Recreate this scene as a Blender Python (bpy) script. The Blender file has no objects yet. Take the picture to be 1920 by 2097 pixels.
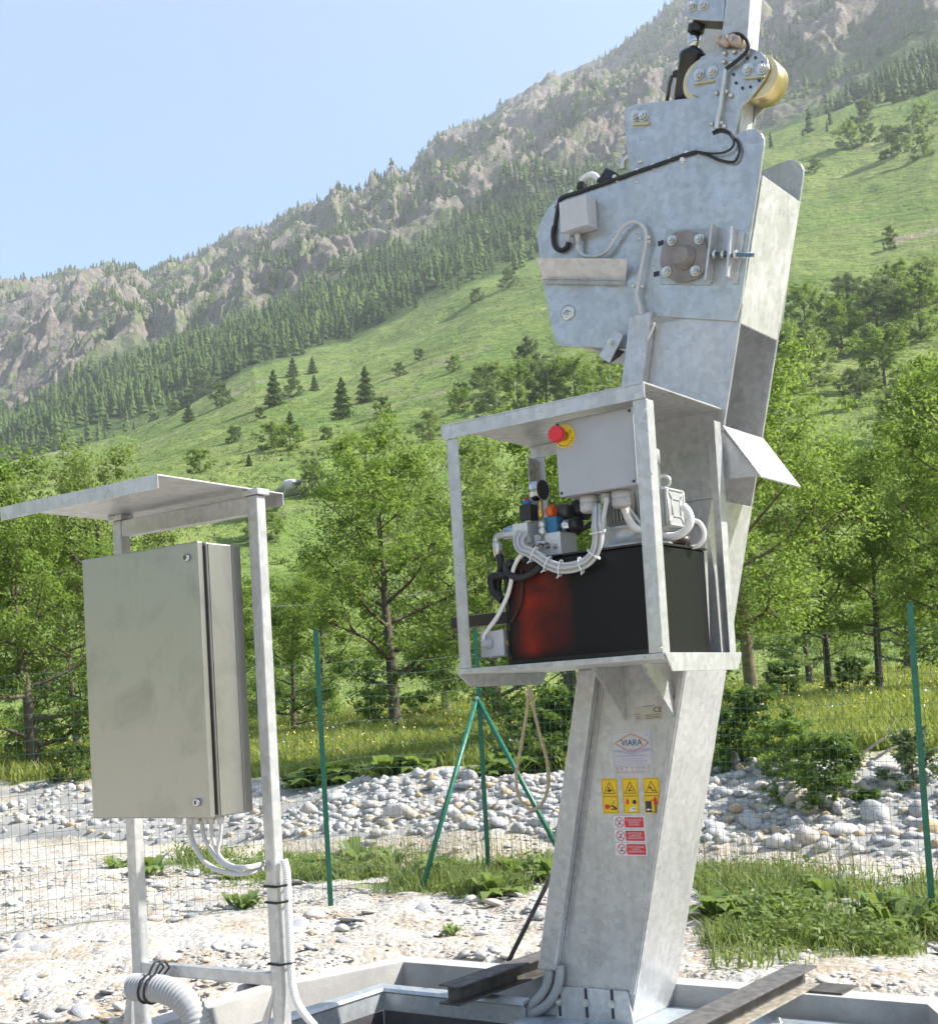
import bpy, bmesh, math, random
import numpy as np
from mathutils import Vector, Matrix, Quaternion

rng = np.random.default_rng(7)
random.seed(7)
SC = bpy.context.scene
COL = SC.collection

# ------------------------------------------------------------------ camera, sky, sun, exposure
cam_d = bpy.data.cameras.new('camera')
cam = bpy.data.objects.new('camera', cam_d); COL.objects.link(cam)
cam_d.sensor_fit = 'HORIZONTAL'; cam_d.sensor_width = 36.0
cam_d.lens = 36.0 * 2700 / 1920
cam_d.shift_x = 0.0
cam_d.shift_y = (1310 - 1048.5) / 1920
cam_d.clip_start = 0.1; cam_d.clip_end = 9000
_p, _r = math.radians(3.0), math.radians(3.35)
fw = Vector((0, math.cos(_p), math.sin(_p))); r0 = Vector((1, 0, 0)); u0 = r0.cross(fw)
rt = r0 * math.cos(_r) - u0 * math.sin(_r); up = r0 * math.sin(_r) + u0 * math.cos(_r)
M = Matrix((rt, up, -fw)).transposed().to_4x4(); M.translation = (0, 0, 1.15)
cam.matrix_world = M
SC.camera = cam

SUN_EL, SUN_AZ = 42.0, 91.0           # azimuth clockwise from +Y
world = bpy.data.worlds.new('World'); SC.world = world; world.use_nodes = True
wn = world.node_tree.nodes; wl = world.node_tree.links
bg = wn['Background']
sky = wn.new('ShaderNodeTexSky'); sky.sky_type = 'NISHITA'; sky.sun_disc = False
sky.sun_elevation = math.radians(SUN_EL); sky.sun_rotation = math.radians(SUN_AZ)
sky.altitude = 1400; sky.air_density = 1.0; sky.dust_density = 2.6; sky.ozone_density = 2.2
wl.new(sky.outputs[0], bg.inputs[0]); bg.inputs[1].default_value = 0.113
sun_d = bpy.data.lights.new('sun', 'SUN'); sun_d.energy = 5.0; sun_d.angle = math.radians(0.53)
sun_d.color = (1.0, 0.955, 0.88)
sun = bpy.data.objects.new('sun', sun_d); COL.objects.link(sun)
_e, _a = math.radians(SUN_EL), math.radians(SUN_AZ)
sun_dir = Vector((math.sin(_a) * math.cos(_e), math.cos(_a) * math.cos(_e), math.sin(_e)))
sun.rotation_euler = (-sun_dir).to_track_quat('-Z', 'Y').to_euler()
sun.location = (30, 0, 40)
vs = SC.view_settings
vs.view_transform = 'Standard'; vs.look = 'None'; vs.gamma = 1.0; vs.use_curve_mapping = False
vs.exposure = 1.4
SC.cycles.use_denoising = True
SC.cycles.max_bounces = 8; SC.cycles.transparent_max_bounces = 16; SC.cycles.volume_bounces = 1
SC.cycles.sample_clamp_indirect = 6.0

# ------------------------------------------------------------------ helpers: objects
def tag(o, label=None, cat=None, group=None, kind=None):
    if label: o['label'] = label
    if cat: o['category'] = cat
    if group: o['group'] = group
    if kind: o['kind'] = kind
    return o

def empty(name, loc=(0, 0, 0), rz=0.0, label=None, cat=None, group=None):
    o = bpy.data.objects.new(name, None); COL.objects.link(o)
    o.location = loc; o.rotation_euler = (0, 0, rz); o.empty_display_size = .1
    return tag(o, label, cat, group)

def link_mesh(name, me, parent=None, loc=None, rot=None, scale=None):
    o = bpy.data.objects.new(name, me); COL.objects.link(o)
    if parent: o.parent = parent
    if loc is not None: o.location = loc
    if rot is not None: o.rotation_euler = rot
    if scale is not None: o.scale = scale
    return o

def np_mesh(name, V, F, mat, smooth=False):
    """F: int array (n,3) or (n,4)"""
    me = bpy.data.meshes.new(name)
    V = np.asarray(V, dtype=np.float32); F = np.asarray(F, dtype=np.int32)
    k = F.shape[1]
    me.vertices.add(len(V)); me.vertices.foreach_set('co', V.ravel())
    me.loops.add(F.size); me.loops.foreach_set('vertex_index', F.ravel())
    me.polygons.add(len(F))
    me.polygons.foreach_set('loop_start', np.arange(0, F.size, k, dtype=np.int32))
    me.polygons.foreach_set('loop_total', np.full(len(F), k, dtype=np.int32))
    if smooth: me.polygons.foreach_set('use_smooth', np.ones(len(F), dtype=bool))
    me.update(calc_edges=True); me.validate()
    if mat: me.materials.append(mat)
    return me

def catmull(pts, n=8):
    P = [Vector(p) for p in pts]
    if len(P) < 3: return P
    P = [P[0] * 2 - P[1]] + P + [P[-1] * 2 - P[-2]]
    out = []
    for i in range(1, len(P) - 2):
        a, b, c, d = P[i - 1:i + 3]
        for k in range(n):
            t = k / n
            out.append(.5 * ((2 * b) + (c - a) * t + (2 * a - 5 * b + 4 * c - d) * t * t + (3 * b - a - 3 * c + d) * t ** 3))
    out.append(P[-2])
    return out

class MB:
    """collects shapes, builds them as ONE mesh object"""
    def __init__(s): s.v = []; s.f = []; s.sm = []
    def add(s, vs_, fs, smooth=False):
        n = len(s.v); s.v += [tuple(p) for p in vs_]
        for f in fs: s.f.append(tuple(i + n for i in f)); s.sm.append(smooth)
        return s
    def box(s, x0, x1, y0, y1, z0, z1):
        v = [(x0, y0, z0), (x1, y0, z0), (x1, y1, z0), (x0, y1, z0), (x0, y0, z1), (x1, y0, z1), (x1, y1, z1), (x0, y1, z1)]
        return s.add(v, [(3, 2, 1, 0), (4, 5, 6, 7), (0, 1, 5, 4), (1, 2, 6, 5), (2, 3, 7, 6), (3, 0, 4, 7)])
    def hexa(s, b4, t4):
        return s.add(list(b4) + list(t4), [(3, 2, 1, 0), (4, 5, 6, 7), (0, 1, 5, 4), (1, 2, 6, 5), (2, 3, 7, 6), (3, 0, 4, 7)])
    def prism(s, poly, b0, b1):
        """poly of (a,z) extruded along b"""
        n = len(poly); ar = sum(poly[i][0] * poly[(i + 1) % n][1] - poly[(i + 1) % n][0] * poly[i][1] for i in range(n))
        if ar < 0: poly = poly[::-1]
        v = [(a, b0, z) for a, z in poly] + [(a, b1, z) for a, z in poly]
        f = [tuple(range(n)), tuple(range(2 * n - 1, n - 1, -1))]
        f += [(i, i + n, (i + 1) % n + n, (i + 1) % n) for i in range(n)]
        return s.add(v, f)
    def prismz(s, poly, z0, z1):
        """poly of (x,y) extruded along z"""
        n = len(poly); ar = sum(poly[i][0] * poly[(i + 1) % n][1] - poly[(i + 1) % n][0] * poly[i][1] for i in range(n))
        if ar < 0: poly = poly[::-1]
        v = [(x, y, z0) for x, y in poly] + [(x, y, z1) for x, y in poly]
        f = [tuple(range(n - 1, -1, -1)), tuple(range(n, 2 * n))]
        f += [(i, (i + 1) % n, (i + 1) % n + n, i + n) for i in range(n)]
        return s.add(v, f)
    def prisma(s, poly, a0, a1):
        """poly of (b,z) extruded along a"""
        n = len(poly); ar = sum(poly[i][0] * poly[(i + 1) % n][1] - poly[(i + 1) % n][0] * poly[i][1] for i in range(n))
        if ar < 0: poly = poly[::-1]
        v = [(a0, b, z) for b, z in poly] + [(a1, b, z) for b, z in poly]
        f = [tuple(range(n - 1, -1, -1)), tuple(range(n, 2 * n))]
        f += [(i, (i + 1) % n, (i + 1) % n + n, i + n) for i in range(n)]
        return s.add(v, f)
    def tube(s, pts, r, seg=10, closed=False, caps=True):
        P = [Vector(p) for p in pts]; n = len(P)
        R = list(r) if hasattr(r, '__len__') else [r] * n
        T = []
        for i in range(n):
            if closed: t = P[(i + 1) % n] - P[i - 1]
            else: t = P[min(i + 1, n - 1)] - P[max(i - 1, 0)]
            T.append(t.normalized())
        ref = Vector((0, 0, 1)) if abs(T[0].z) < .9 else Vector((1, 0, 0))
        u = T[0].cross(ref).normalized(); v = []
        for i in range(n):
            u = (u - T[i] * u.dot(T[i])).normalized(); w = T[i].cross(u)
            for k in range(seg):
                a = 2 * math.pi * k / seg
                v.append(P[i] + (u * math.cos(a) + w * math.sin(a)) * R[i])
        f = []
        for i in range(n if closed else n - 1):
            j = (i + 1) % n
            for k in range(seg):
                q = (k + 1) % seg
                f.append((i * seg + k, i * seg + q, j * seg + q, j * seg + k))
        s.add(v, f, True)
        if caps and not closed:
            m = len(s.v) - len(v)
            s.f.append(tuple(m + k for k in range(seg))[::-1]); s.sm.append(False)
            s.f.append(tuple(m + (n - 1) * seg + k for k in range(seg))); s.sm.append(False)
        return s
    def cyl(s, p0, p1, r, seg=24, r1=None):
        return s.tube([p0, p1], [r, r if r1 is None else r1], seg)
    def lathe(s, p0, p1, prof, seg=24):
        """prof: list of (t along axis 0..1, radius)"""
        a, b = Vector(p0), Vector(p1)
        pts = [a + (b - a) * t for t, _ in prof]
        P = []; R = []
        ax = (b - a).normalized()
        for i, (t, r) in enumerate(prof):
            P.append(a + (b - a) * t + ax * (1e-5 * i)); R.append(r)
        return s.tube(P, R, seg)
    def sphere(s, c, r, seg=12, rings=8):
        c = Vector(c); v = [c + Vector((0, 0, r))]
        for i in range(1, rings):
            th = math.pi * i / rings
            for k in range(seg):
                a = 2 * math.pi * k / seg
                v.append(c + Vector((r * math.sin(th) * math.cos(a), r * math.sin(th) * math.sin(a), r * math.cos(th))))
        v.append(c - Vector((0, 0, r))); f = []
        for k in range(seg):
            f.append((0, 1 + k, 1 + (k + 1) % seg))
            b = 1 + (rings - 2) * seg
            f.append((len(v) - 1, b + (k + 1) % seg, b + k))
        for i in range(rings - 2):
            for k in range(seg):
                a0 = 1 + i * seg; q = (k + 1) % seg
                f.append((a0 + k, a0 + seg + k, a0 + seg + q, a0 + q))
        return s.add(v, f, True)
    def hexbolt(s, c, axis, r, h, washer=True):
        """bolt head standing on c, pointing along axis"""
        c = Vector(c); ax = Vector(axis).normalized(); r = r * .82
        if washer: s.tube([c, c + ax * h * .25], r * 1.5, 14)
        s.tube([c + ax * h * .25, c + ax * h], r * 1.1, 6)
        s.tube([c + ax * h, c + ax * h * 1.5], r * .6, 10)
        for i in range(1, 1 + 0): pass
        return s
    def mesh(s, name, mat):
        me = bpy.data.meshes.new(name); me.from_pydata(s.v, [], s.f)
        me.polygons.foreach_set('use_smooth', s.sm)
        me.update(); me.materials.append(mat)
        bm = bmesh.new(); bm.from_mesh(me); bmesh.ops.recalc_face_normals(bm, faces=bm.faces); bm.to_mesh(me); bm.free()
        return me
    def build(s, name, mat, parent=None, bevel=0.0, loc=None):
        o = link_mesh(name, s.mesh(name, mat), parent, loc)
        if bevel:
            m = o.modifiers.new('bevel', 'BEVEL'); m.width = bevel; m.segments = 2; m.limit_method = 'ANGLE'; m.angle_limit = math.radians(40)
            m.harden_normals = False
        return o

def text(name, body, parent, mat, loc, size, width=None, spacing=1.0, align='CENTER', rz=0.0):
    """flat lettering facing local -y, centred at loc"""
    cu = bpy.data.curves.new(name, 'FONT'); cu.body = body; cu.size = size; cu.align_x = align; cu.align_y = 'CENTER'
    cu.space_character = spacing; cu.space_line = .85; cu.resolution_u = 3
    tmp = bpy.data.objects.new(name + '_tmp', cu); COL.objects.link(tmp)
    bpy.context.view_layer.update()
    me = bpy.data.meshes.new_from_object(tmp.evaluated_get(bpy.context.evaluated_depsgraph_get()))
    bpy.data.objects.remove(tmp); bpy.data.curves.remove(cu)
    me.name = name
    xs = [v.co.x for v in me.vertices]
    k = 1.0
    if width and xs and (max(xs) - min(xs)) > 0: k = width / (max(xs) - min(xs))
    for v in me.vertices: v.co = (v.co.x * k, 0, v.co.y)
    me.materials.clear(); me.materials.append(mat)
    return link_mesh(name, me, parent, loc, (0, rz, 0))

# ------------------------------------------------------------------ helpers: materials
def new_mat(name):
    m = bpy.data.materials.new(name); m.use_nodes = True
    nt = m.node_tree; return m, nt, nt.nodes, nt.links, nt.nodes['Principled BSDF']

def mixc(nt, fac, a, b, mode='MIX'):
    n = nt.nodes.new('ShaderNodeMix'); n.data_type = 'RGBA'; n.blend_type = mode
    for sock, val in ((0, fac), (6, a), (7, b)):
        if hasattr(val, 'is_output') or hasattr(val, 'links'): nt.links.new(val, n.inputs[sock])
        else: n.inputs[sock].default_value = val if sock == 0 else (*val, 1) if len(val) == 3 else val
    return n.outputs[2]

def noise(nt, vec, scale, detail=4, rough=.55, dist=0.0):
    n = nt.nodes.new('ShaderNodeTexNoise'); n.inputs['Scale'].default_value = scale
    n.inputs['Detail'].default_value = detail; n.inputs['Roughness'].default_value = rough; n.inputs['Distortion'].default_value = dist
    if vec is not None: nt.links.new(vec, n.inputs['Vector'])
    return n.outputs['Fac']

def ramp(nt, fac, stops):
    n = nt.nodes.new('ShaderNodeMapRange'); n.clamp = True
    n.inputs[1].default_value, n.inputs[2].default_value, n.inputs[3].default_value, n.inputs[4].default_value = stops
    nt.links.new(fac, n.inputs[0]); return n.outputs[0]

def mathn(nt, op, a, b):
    n = nt.nodes.new('ShaderNodeMath'); n.operation = op
    for i, v in enumerate((a, b)):
        if hasattr(v, 'links'): nt.links.new(v, n.inputs[i])
        else: n.inputs[i].default_value = v
    return n.outputs[0]

def objvec(nt, scale=(1, 1, 1), src='Object'):
    tc = nt.nodes.new('ShaderNodeTexCoord'); mp = nt.nodes.new('ShaderNodeMapping'); mp.inputs['Scale'].default_value = scale
    nt.links.new(tc.outputs[src], mp.inputs[0]); return mp.outputs[0]

def bump(nt, bsdf, h, strength=.3, dist=.01):
    b = nt.nodes.new('ShaderNodeBump'); b.inputs['Strength'].default_value = strength; b.inputs['Distance'].default_value = dist
    nt.links.new(h, b.inputs['Height']); nt.links.new(b.outputs[0], bsdf.inputs['Normal'])

def plain(name, col, rough=.5, metal=0.0, var=.12, scale=30, bumps=0.0, spec=.5):
    m, nt, N, L, b = new_mat(name)
    v = objvec(nt)
    n1 = noise(nt, v, scale, 4)
    f = ramp(nt, n1, (.3, .7, 1 - var, 1 + var))
    c = mixc(nt, 1.0, col, (1, 1, 1), 'MULTIPLY')
    mul = nt.nodes.new('ShaderNodeVectorMath'); mul.operation = 'SCALE'; mul.inputs[0].default_value = col; L.new(f, mul.inputs['Scale'])
    L.new(mul.outputs[0], b.inputs['Base Color'])
    b.inputs['Roughness'].default_value = rough; b.inputs['Metallic'].default_value = metal
    b.inputs['Specular IOR Level'].default_value = spec
    if bumps: bump(nt, b, n1, bumps, .004)
    return m

def galvanised(name, col=(.525, .528, .53), metal=.50, rough=.33, streak=(38, 38, 2.2)):
    m, nt, N, L, b = new_mat(name)
    v = objvec(nt)
    vo = N.new('ShaderNodeTexVoronoi'); vo.inputs['Scale'].default_value = 42; L.new(v, vo.inputs['Vector'])
    sep = N.new('ShaderNodeSeparateColor'); L.new(vo.outputs['Color'], sep.inputs[0])
    sp = ramp(nt, sep.outputs[0], (0, 1, .90, 1.10))
    big = ramp(nt, noise(nt, v, 3.2, 5, .6), (.3, .7, .90, 1.07))
    stk = ramp(nt, noise(nt, objvec(nt, streak), 1.0, 4, .6), (.40, .68, 1.03, .93))
    mk = ramp(nt, noise(nt, objvec(nt, (7, 7, 2.2)), 1.0, 6, .7, .8), (.62, .74, 1.0, .86))
    f = mathn(nt, 'MULTIPLY', mathn(nt, 'MULTIPLY', mathn(nt, 'MULTIPLY', sp, big), stk), mk)
    mul = N.new('ShaderNodeVectorMath'); mul.operation = 'SCALE'; mul.inputs[0].default_value = col; L.new(f, mul.inputs['Scale'])
    L.new(mul.outputs[0], b.inputs['Base Color'])
    b.inputs['Metallic'].default_value = metal
    rr = ramp(nt, noise(nt, v, 9, 3), (.3, .7, rough - .08, rough + .14)); L.new(rr, b.inputs['Roughness'])
    bump(nt, b, noise(nt, v, 9, 2), .16, .006)
    return m

M_galv = galvanised('galvanised_steel')
M_galv_head = galvanised('galvanised_steel_upper', (.455, .48, .485), .58, .33, (30, 30, 1.5))
M_zinc = plain('zinc_bolt', (.62, .62, .58), .32, .8, .1, 40)
M_zinc_y = plain('yellow_zinc', (.55, .47, .26), .3, .75, .15, 30)
M_gold = plain('gold_roller', (.70, .56, .30), .32, .85, .15, 20)
M_chrome = plain('chrome_rod', (.55, .56, .58), .12, 1.0, .04, 10)
M_alu = plain('aluminium_block', (.66, .66, .65), .4, .5, .06, 40)
M_blackmetal = plain('black_paint', (.012, .012, .014), .28, 0, .25, 12)
M_rubber = plain('black_rubber', (.018, .018, .018), .55, 0, .2, 50)
M_blkplastic = plain('black_plastic', (.022, .022, .024), .4, 0, .15, 30)
M_cablegrey = plain('grey_cable', (.50, .50, .49), .45, 0, .06, 40)
M_cablewhite = plain('white_cable', (.78, .76, .72), .42, 0, .05, 30)
M_greyplastic = plain('grey_enclosure', (.40, .41, .43), .42, 0, .04, 18)
M_greyplastic2 = plain('pale_grey_plastic', (.50, .50, .51), .45, 0, .05, 18)
M_motor = plain('grey_motor_paint', (.36, .37, .36), .38, .15, .08, 20)
M_red = plain('red_plastic', (.62, .02, .03), .32, 0, .05, 20)
M_yellow = plain('yellow_plastic', (.80, .56, .02), .4, 0, .05, 20)
M_blue = plain('blue_paint', (.03, .16, .30), .4, 0, .1, 20)
M_bluecap = plain('blue_plastic', (.03, .15, .55), .4, 0, .08, 20)
M_orange = plain('orange_plastic', (.80, .13, .02), .4, 0, .08, 20)
M_brass = plain('brass', (.55, .38, .14), .35, .85, .15, 40)
M_brown = plain('primed_flange', (.24, .215, .20), .5, .1, .22, 14)
M_rope = plain('hemp_rope', (.50, .41, .26), .85, 0, .3, 60, .5)
M_darksteel = plain('weathered_dark_steel', (.085, .08, .075), .55, .25, .45, 16, .25)
M_dustysteel = plain('dusty_steel', (.10, .096, .092), .75, .1, .45, 22, .3)
M_green = plain('green_fence_paint', (.015, .125, .075), .4, 0, .15, 20)
M_wire = plain('green_fence_wire', (.03, .10, .06), .45, 0, .1, 20)
M_white = plain('white_print', (.74, .74, .74), .4, 0, .03, 20)
M_label = plain('pale_label', (.56, .57, .60), .35, .2, .05, 20)
M_ink = plain('dark_print', (.03, .03, .05), .5, 0, .1, 20)
M_inkblue = plain('blue_print', (.10, .12, .24), .5, 0, .1, 20)
M_inkorange = plain('orange_print', (.62, .30, .13), .5, 0, .1, 20)
M_inkviolet = plain('violet_print', (.42, .40, .55), .5, 0, .08, 20)
M_inkyel = plain('warning_yellow', (.86, .55, .01), .35, 0, .04, 20)
M_inkred = plain('warning_red', (.68, .03, .05), .4, 0, .06, 20)
M_strap = plain('black_strap', (.015, .015, .017), .5, 0, .1, 20)
M_conduit = plain('pale_grey_conduit', (.34, .345, .35), .42, 0, .05, 15)
M_conduitw = plain('white_conduit', (.72, .72, .70), .45, 0, .05, 15)

def make_stainless():
    m, nt, N, L, b = new_mat('brushed_stainless')
    v = objvec(nt)
    br = noise(nt, objvec(nt, (260, 260, 3)), 1, 3)
    sm = ramp(nt, noise(nt, v, 4.5, 5, .65, .6), (.52, .72, 1.0, .80))
    f = mathn(nt, 'MULTIPLY', ramp(nt, br, (.3, .7, .975, 1.025)), sm)
    mul = N.new('ShaderNodeVectorMath'); mul.operation = 'SCALE'; mul.inputs[0].default_value = (.435, .425, .405); L.new(f, mul.inputs['Scale'])
    L.new(mul.outputs[0], b.inputs['Base Color']); b.inputs['Metallic'].default_value = .92
    L.new(ramp(nt, br, (.3, .7, .31, .37)), b.inputs['Roughness'])
    bump(nt, b, br, .015, .001)
    return m
M_stainless = make_stainless()

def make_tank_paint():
    m, nt, N, L, b = new_mat('black_red_patch')
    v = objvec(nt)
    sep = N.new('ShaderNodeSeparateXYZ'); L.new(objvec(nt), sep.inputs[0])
    # blotchy red patch on the left part of the front, fading into black
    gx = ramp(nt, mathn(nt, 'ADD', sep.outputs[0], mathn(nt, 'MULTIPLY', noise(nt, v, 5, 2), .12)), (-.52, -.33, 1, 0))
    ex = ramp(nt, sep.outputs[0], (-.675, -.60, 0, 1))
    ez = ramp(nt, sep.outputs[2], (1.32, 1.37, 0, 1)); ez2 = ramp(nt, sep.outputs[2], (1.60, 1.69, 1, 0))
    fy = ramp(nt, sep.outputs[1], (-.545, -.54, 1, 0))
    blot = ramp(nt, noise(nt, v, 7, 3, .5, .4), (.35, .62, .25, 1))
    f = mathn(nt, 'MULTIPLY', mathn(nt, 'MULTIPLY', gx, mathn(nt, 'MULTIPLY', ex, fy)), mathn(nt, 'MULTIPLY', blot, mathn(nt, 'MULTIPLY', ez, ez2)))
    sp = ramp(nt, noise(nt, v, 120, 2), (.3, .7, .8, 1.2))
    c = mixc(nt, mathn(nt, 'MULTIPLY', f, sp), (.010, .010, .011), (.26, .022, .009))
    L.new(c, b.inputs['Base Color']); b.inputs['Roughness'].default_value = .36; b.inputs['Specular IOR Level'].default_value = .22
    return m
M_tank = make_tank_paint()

def make_concrete(name, col):
    m, nt, N, L, b = new_mat(name)
    v = objvec(nt)
    f = mathn(nt, 'MULTIPLY', ramp(nt, noise(nt, v, 5, 6, .6), (.3, .7, .82, 1.12)), ramp(nt, noise(nt, v, 90, 3), (.3, .7, .93, 1.06)))
    mul = N.new('ShaderNodeVectorMath'); mul.operation = 'SCALE'; mul.inputs[0].default_value = col; L.new(f, mul.inputs['Scale'])
    L.new(mul.outputs[0], b.inputs['Base Color']); b.inputs['Roughness'].default_value = .85
    bump(nt, b, noise(nt, v, 60, 4), .25, .004)
    return m
M_concrete = make_concrete('concrete', (.40, .39, .37))

def make_leaf(name, c0, c1, trans=.35, spec=.22):
    m, nt, N, L, b = new_mat(name)
    g = N.new('ShaderNodeNewGeometry')
    oi = N.new('ShaderNodeObjectInfo')
    r = mathn(nt, 'ADD', mathn(nt, 'MULTIPLY', g.outputs['Random Per Island'], .8), mathn(nt, 'MULTIPLY', oi.outputs['Random'], .3))
    c = mixc(nt, r, c0, c1)
    L.new(c, b.inputs['Base Color']); b.inputs['Roughness'].default_value = .5; b.inputs['Specular IOR Level'].default_value = spec
    tr = N.new('ShaderNodeBsdfTranslucent'); c2 = mixc(nt, .35, c, (.30, .38, .03)); L.new(c2, tr.inputs[0])
    mx = N.new('ShaderNodeMixShader'); mx.inputs[0].default_value = trans
    L.new(b.outputs[0], mx.inputs[1]); L.new(tr.outputs[0], mx.inputs[2])
    L.new(mx.outputs[0], N['Material Output'].inputs['Surface'])
    return m
M_leaf_ash = make_leaf('ash_leaves', (.135, .225, .038), (.235, .335, .085), .58)
M_leaf_ashtip = make_leaf('pale_ash_leaves', (.17, .25, .055), (.31, .38, .15), .55)
M_leaf_dark = make_leaf('dark_leaves', (.06, .12, .025), (.13, .20, .05), .45)
M_leaf_grey = make_leaf('greyish_leaves', (.09, .14, .06), (.17, .22, .10), .35)
M_needle = make_leaf('conifer_needles', (.045, .085, .026), (.100, .150, .042), .2, .05)
M_grass = make_leaf('grass_blades', (.13, .195, .055), (.27, .30, .12), .45)
M_grass_meadow = make_leaf('meadow_grass', (.19, .25, .045), (.36, .38, .11), .5)
M_weed = make_leaf('weed_leaves', (.14, .22, .055), (.24, .31, .11), .45)
M_flower_y = plain('yellow_petals', (.75, .55, .03), .6, 0, .1)
M_flower_w = plain('white_petals', (.75, .75, .70), .6, 0, .1)
M_bark = plain('bark', (.095, .078, .058), .9, 0, .4, 12, .6)
M_barkmoss = plain('lichened_bark', (.14, .115, .06), .9, 0, .4, 8, .6)

def make_stone(name, cols, island=False):
    m, nt, N, L, b = new_mat(name)
    v = objvec(nt)
    if island:
        g = N.new('ShaderNodeNewGeometry'); rnd = g.outputs['Random Per Island']
    else:
        oi = N.new('ShaderNodeObjectInfo'); rnd = oi.outputs['Random']
    cr = N.new('ShaderNodeValToRGB'); cr.color_ramp.interpolation = 'CONSTANT'
    el = cr.color_ramp.elements
    while len(el) < len(cols): el.new(.5)
    for i, c in enumerate(cols):
        el[i].position = i / len(cols); el[i].color = (*c, 1)
    L.new(rnd, cr.inputs[0])
    n1 = noise(nt, v, 7 if not island else 25, 5, .6)
    f = ramp(nt, n1, (.3, .7, .78, 1.15))
    mul = N.new('ShaderNodeVectorMath'); mul.operation = 'SCALE'; L.new(cr.outputs[0], mul.inputs[0]); L.new(f, mul.inputs['Scale'])
    L.new(mul.outputs[0], b.inputs['Base Color']); b.inputs['Roughness'].default_value = .8
    bump(nt, b, n1, .4, .02)
    return m
STONE_COLS = [(.34, .335, .32), (.36, .36, .36), (.46, .43, .38), (.33, .33, .34), (.50, .48, .45), (.41, .35, .27), (.38, .38, .38), (.45, .40, .36), (.30, .30, .30), (.48, .47, .45)]
M_stone = make_stone('river_stone', STONE_COLS)
M_pebble = make_stone('pebbles', STONE_COLS + [(.45, .34, .20)], True)

# ------------------------------------------------------------------ numpy noise and terrain height
def _hash(ix, iy, seed):
    h = (ix.astype(np.int64) * 374761393 + iy.astype(np.int64) * 668265263 + seed * 974634777) & 0xffffffff
    h = ((h ^ (h >> 13)) * 1274126177) & 0xffffffff
    return ((h ^ (h >> 16)) & 0xffffff) / float(0xffffff)
def vnoise(x, y, seed=0):
    xi = np.floor(x); yi = np.floor(y); fx = x - xi; fy = y - yi
    fx = fx * fx * (3 - 2 * fx); fy = fy * fy * (3 - 2 * fy)
    a = _hash(xi, yi, seed); b = _hash(xi + 1, yi, seed); c = _hash(xi, yi + 1, seed); d = _hash(xi + 1, yi + 1, seed)
    return (a + (b - a) * fx) * (1 - fy) + (c + (d - c) * fx) * fy
def fbm(x, y, oct=4, seed=0, gain=.5):
    s = 0; a = 1; t = 0
    for i in range(oct):
        s = s + a * vnoise(x * 2 ** i, y * 2 ** i, seed + i * 17); t += a; a *= gain
    return s / t
def ridged(x, y, oct=4, seed=0):
    s = 0; a = 1; t = 0
    for i in range(oct):
        s = s + a * (1 - np.abs(2 * vnoise(x * 2 ** i, y * 2 ** i, seed + i * 13) - 1)); t += a; a *= .5
    return s / t
def smst(x, a, b):
    t = np.clip((x - a) / (b - a), 0, 1); return t * t * (3 - 2 * t)

SKY = [(-19.0464,0.3207),(-17.8635,0.3303),(-16.4706,0.3379),(-15.0638,0.3424),(-14.2501,0.3454),(-13.8007,0.3468),(-13.5193,0.3454),(-13.2506,0.3388),(-12.9291,0.3366),(-10.9503,0.3520),(-8.8049,0.3711),(-7.5232,0.3755),(-5.7791,0.3888),(-5.0782,0.3939),(-4.8406,0.4014),(-4.4832,0.4059),(-4.1964,0.4011),(-3.4914,0.3992),(-2.7517,0.4079),(-2.4662,0.4162),(-2.1588,0.4245),(-1.9864,0.4174),(-1.4872,0.4178),(-0.6619,0.4383),(0.0215,0.4480),(1.3565,0.4574),(3.3556,0.4701),(4.9122,0.4811),(6.6638,0.4875),(8.8922,0.5095),(11.0994,0.5306),(15.4112,0.5658),(21.9820,0.6140)]
FOR = [(-19.3173,0.1945),(-16.7718,0.2079),(-14.1487,0.2232),(-11.4373,0.2468),(-8.6667,0.2705),(-4.5013,0.2805),(-1.6530,0.2989),(1.2292,0.3227),(4.0789,0.3362),(13.9680,0.4084),(17.7924,0.4135),(21.1765,0.4208)]
ROK = [(-19.2537,0.2241),(-15.3706,0.2565),(-11.3214,0.2905),(-7.1622,0.3168),(-2.8857,0.3515),(1.3964,0.3724),(4.2446,0.3835),(14.2311,0.4230),(16.9918,0.4377),(19.9923,0.4608),(21.3741,0.4682)]
LOW = [(-19.3594,0.1749),(-9.3094,0.1906),(1.3682,0.2047),(7.7746,0.2075),(13.9372,0.1932),(20.2034,0.1873)]
def _tab(t, left, right, back):
    a = [-180, -110, -70, -40] + [p[0] for p in t] + [40, 75, 115, 180]
    v = [back, back * 1.1, left * .75, left * .95] + [p[1] for p in t] + [right * 1.0, right * .55, back * 1.1, back]
    return np.array(a), np.array(v)
T_SKY = _tab(SKY, .30, .60, .20); T_FOR = _tab(FOR, .17, .46, .10); T_ROK = _tab(ROK, .21, .50, .13); T_LOW = _tab(LOW, .10, .16, .05)
R_LOW, R_FOR, R_ROK, R_SKY = 150., 550., 800., 1500.
NS = np.array([.623, .782])

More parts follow.
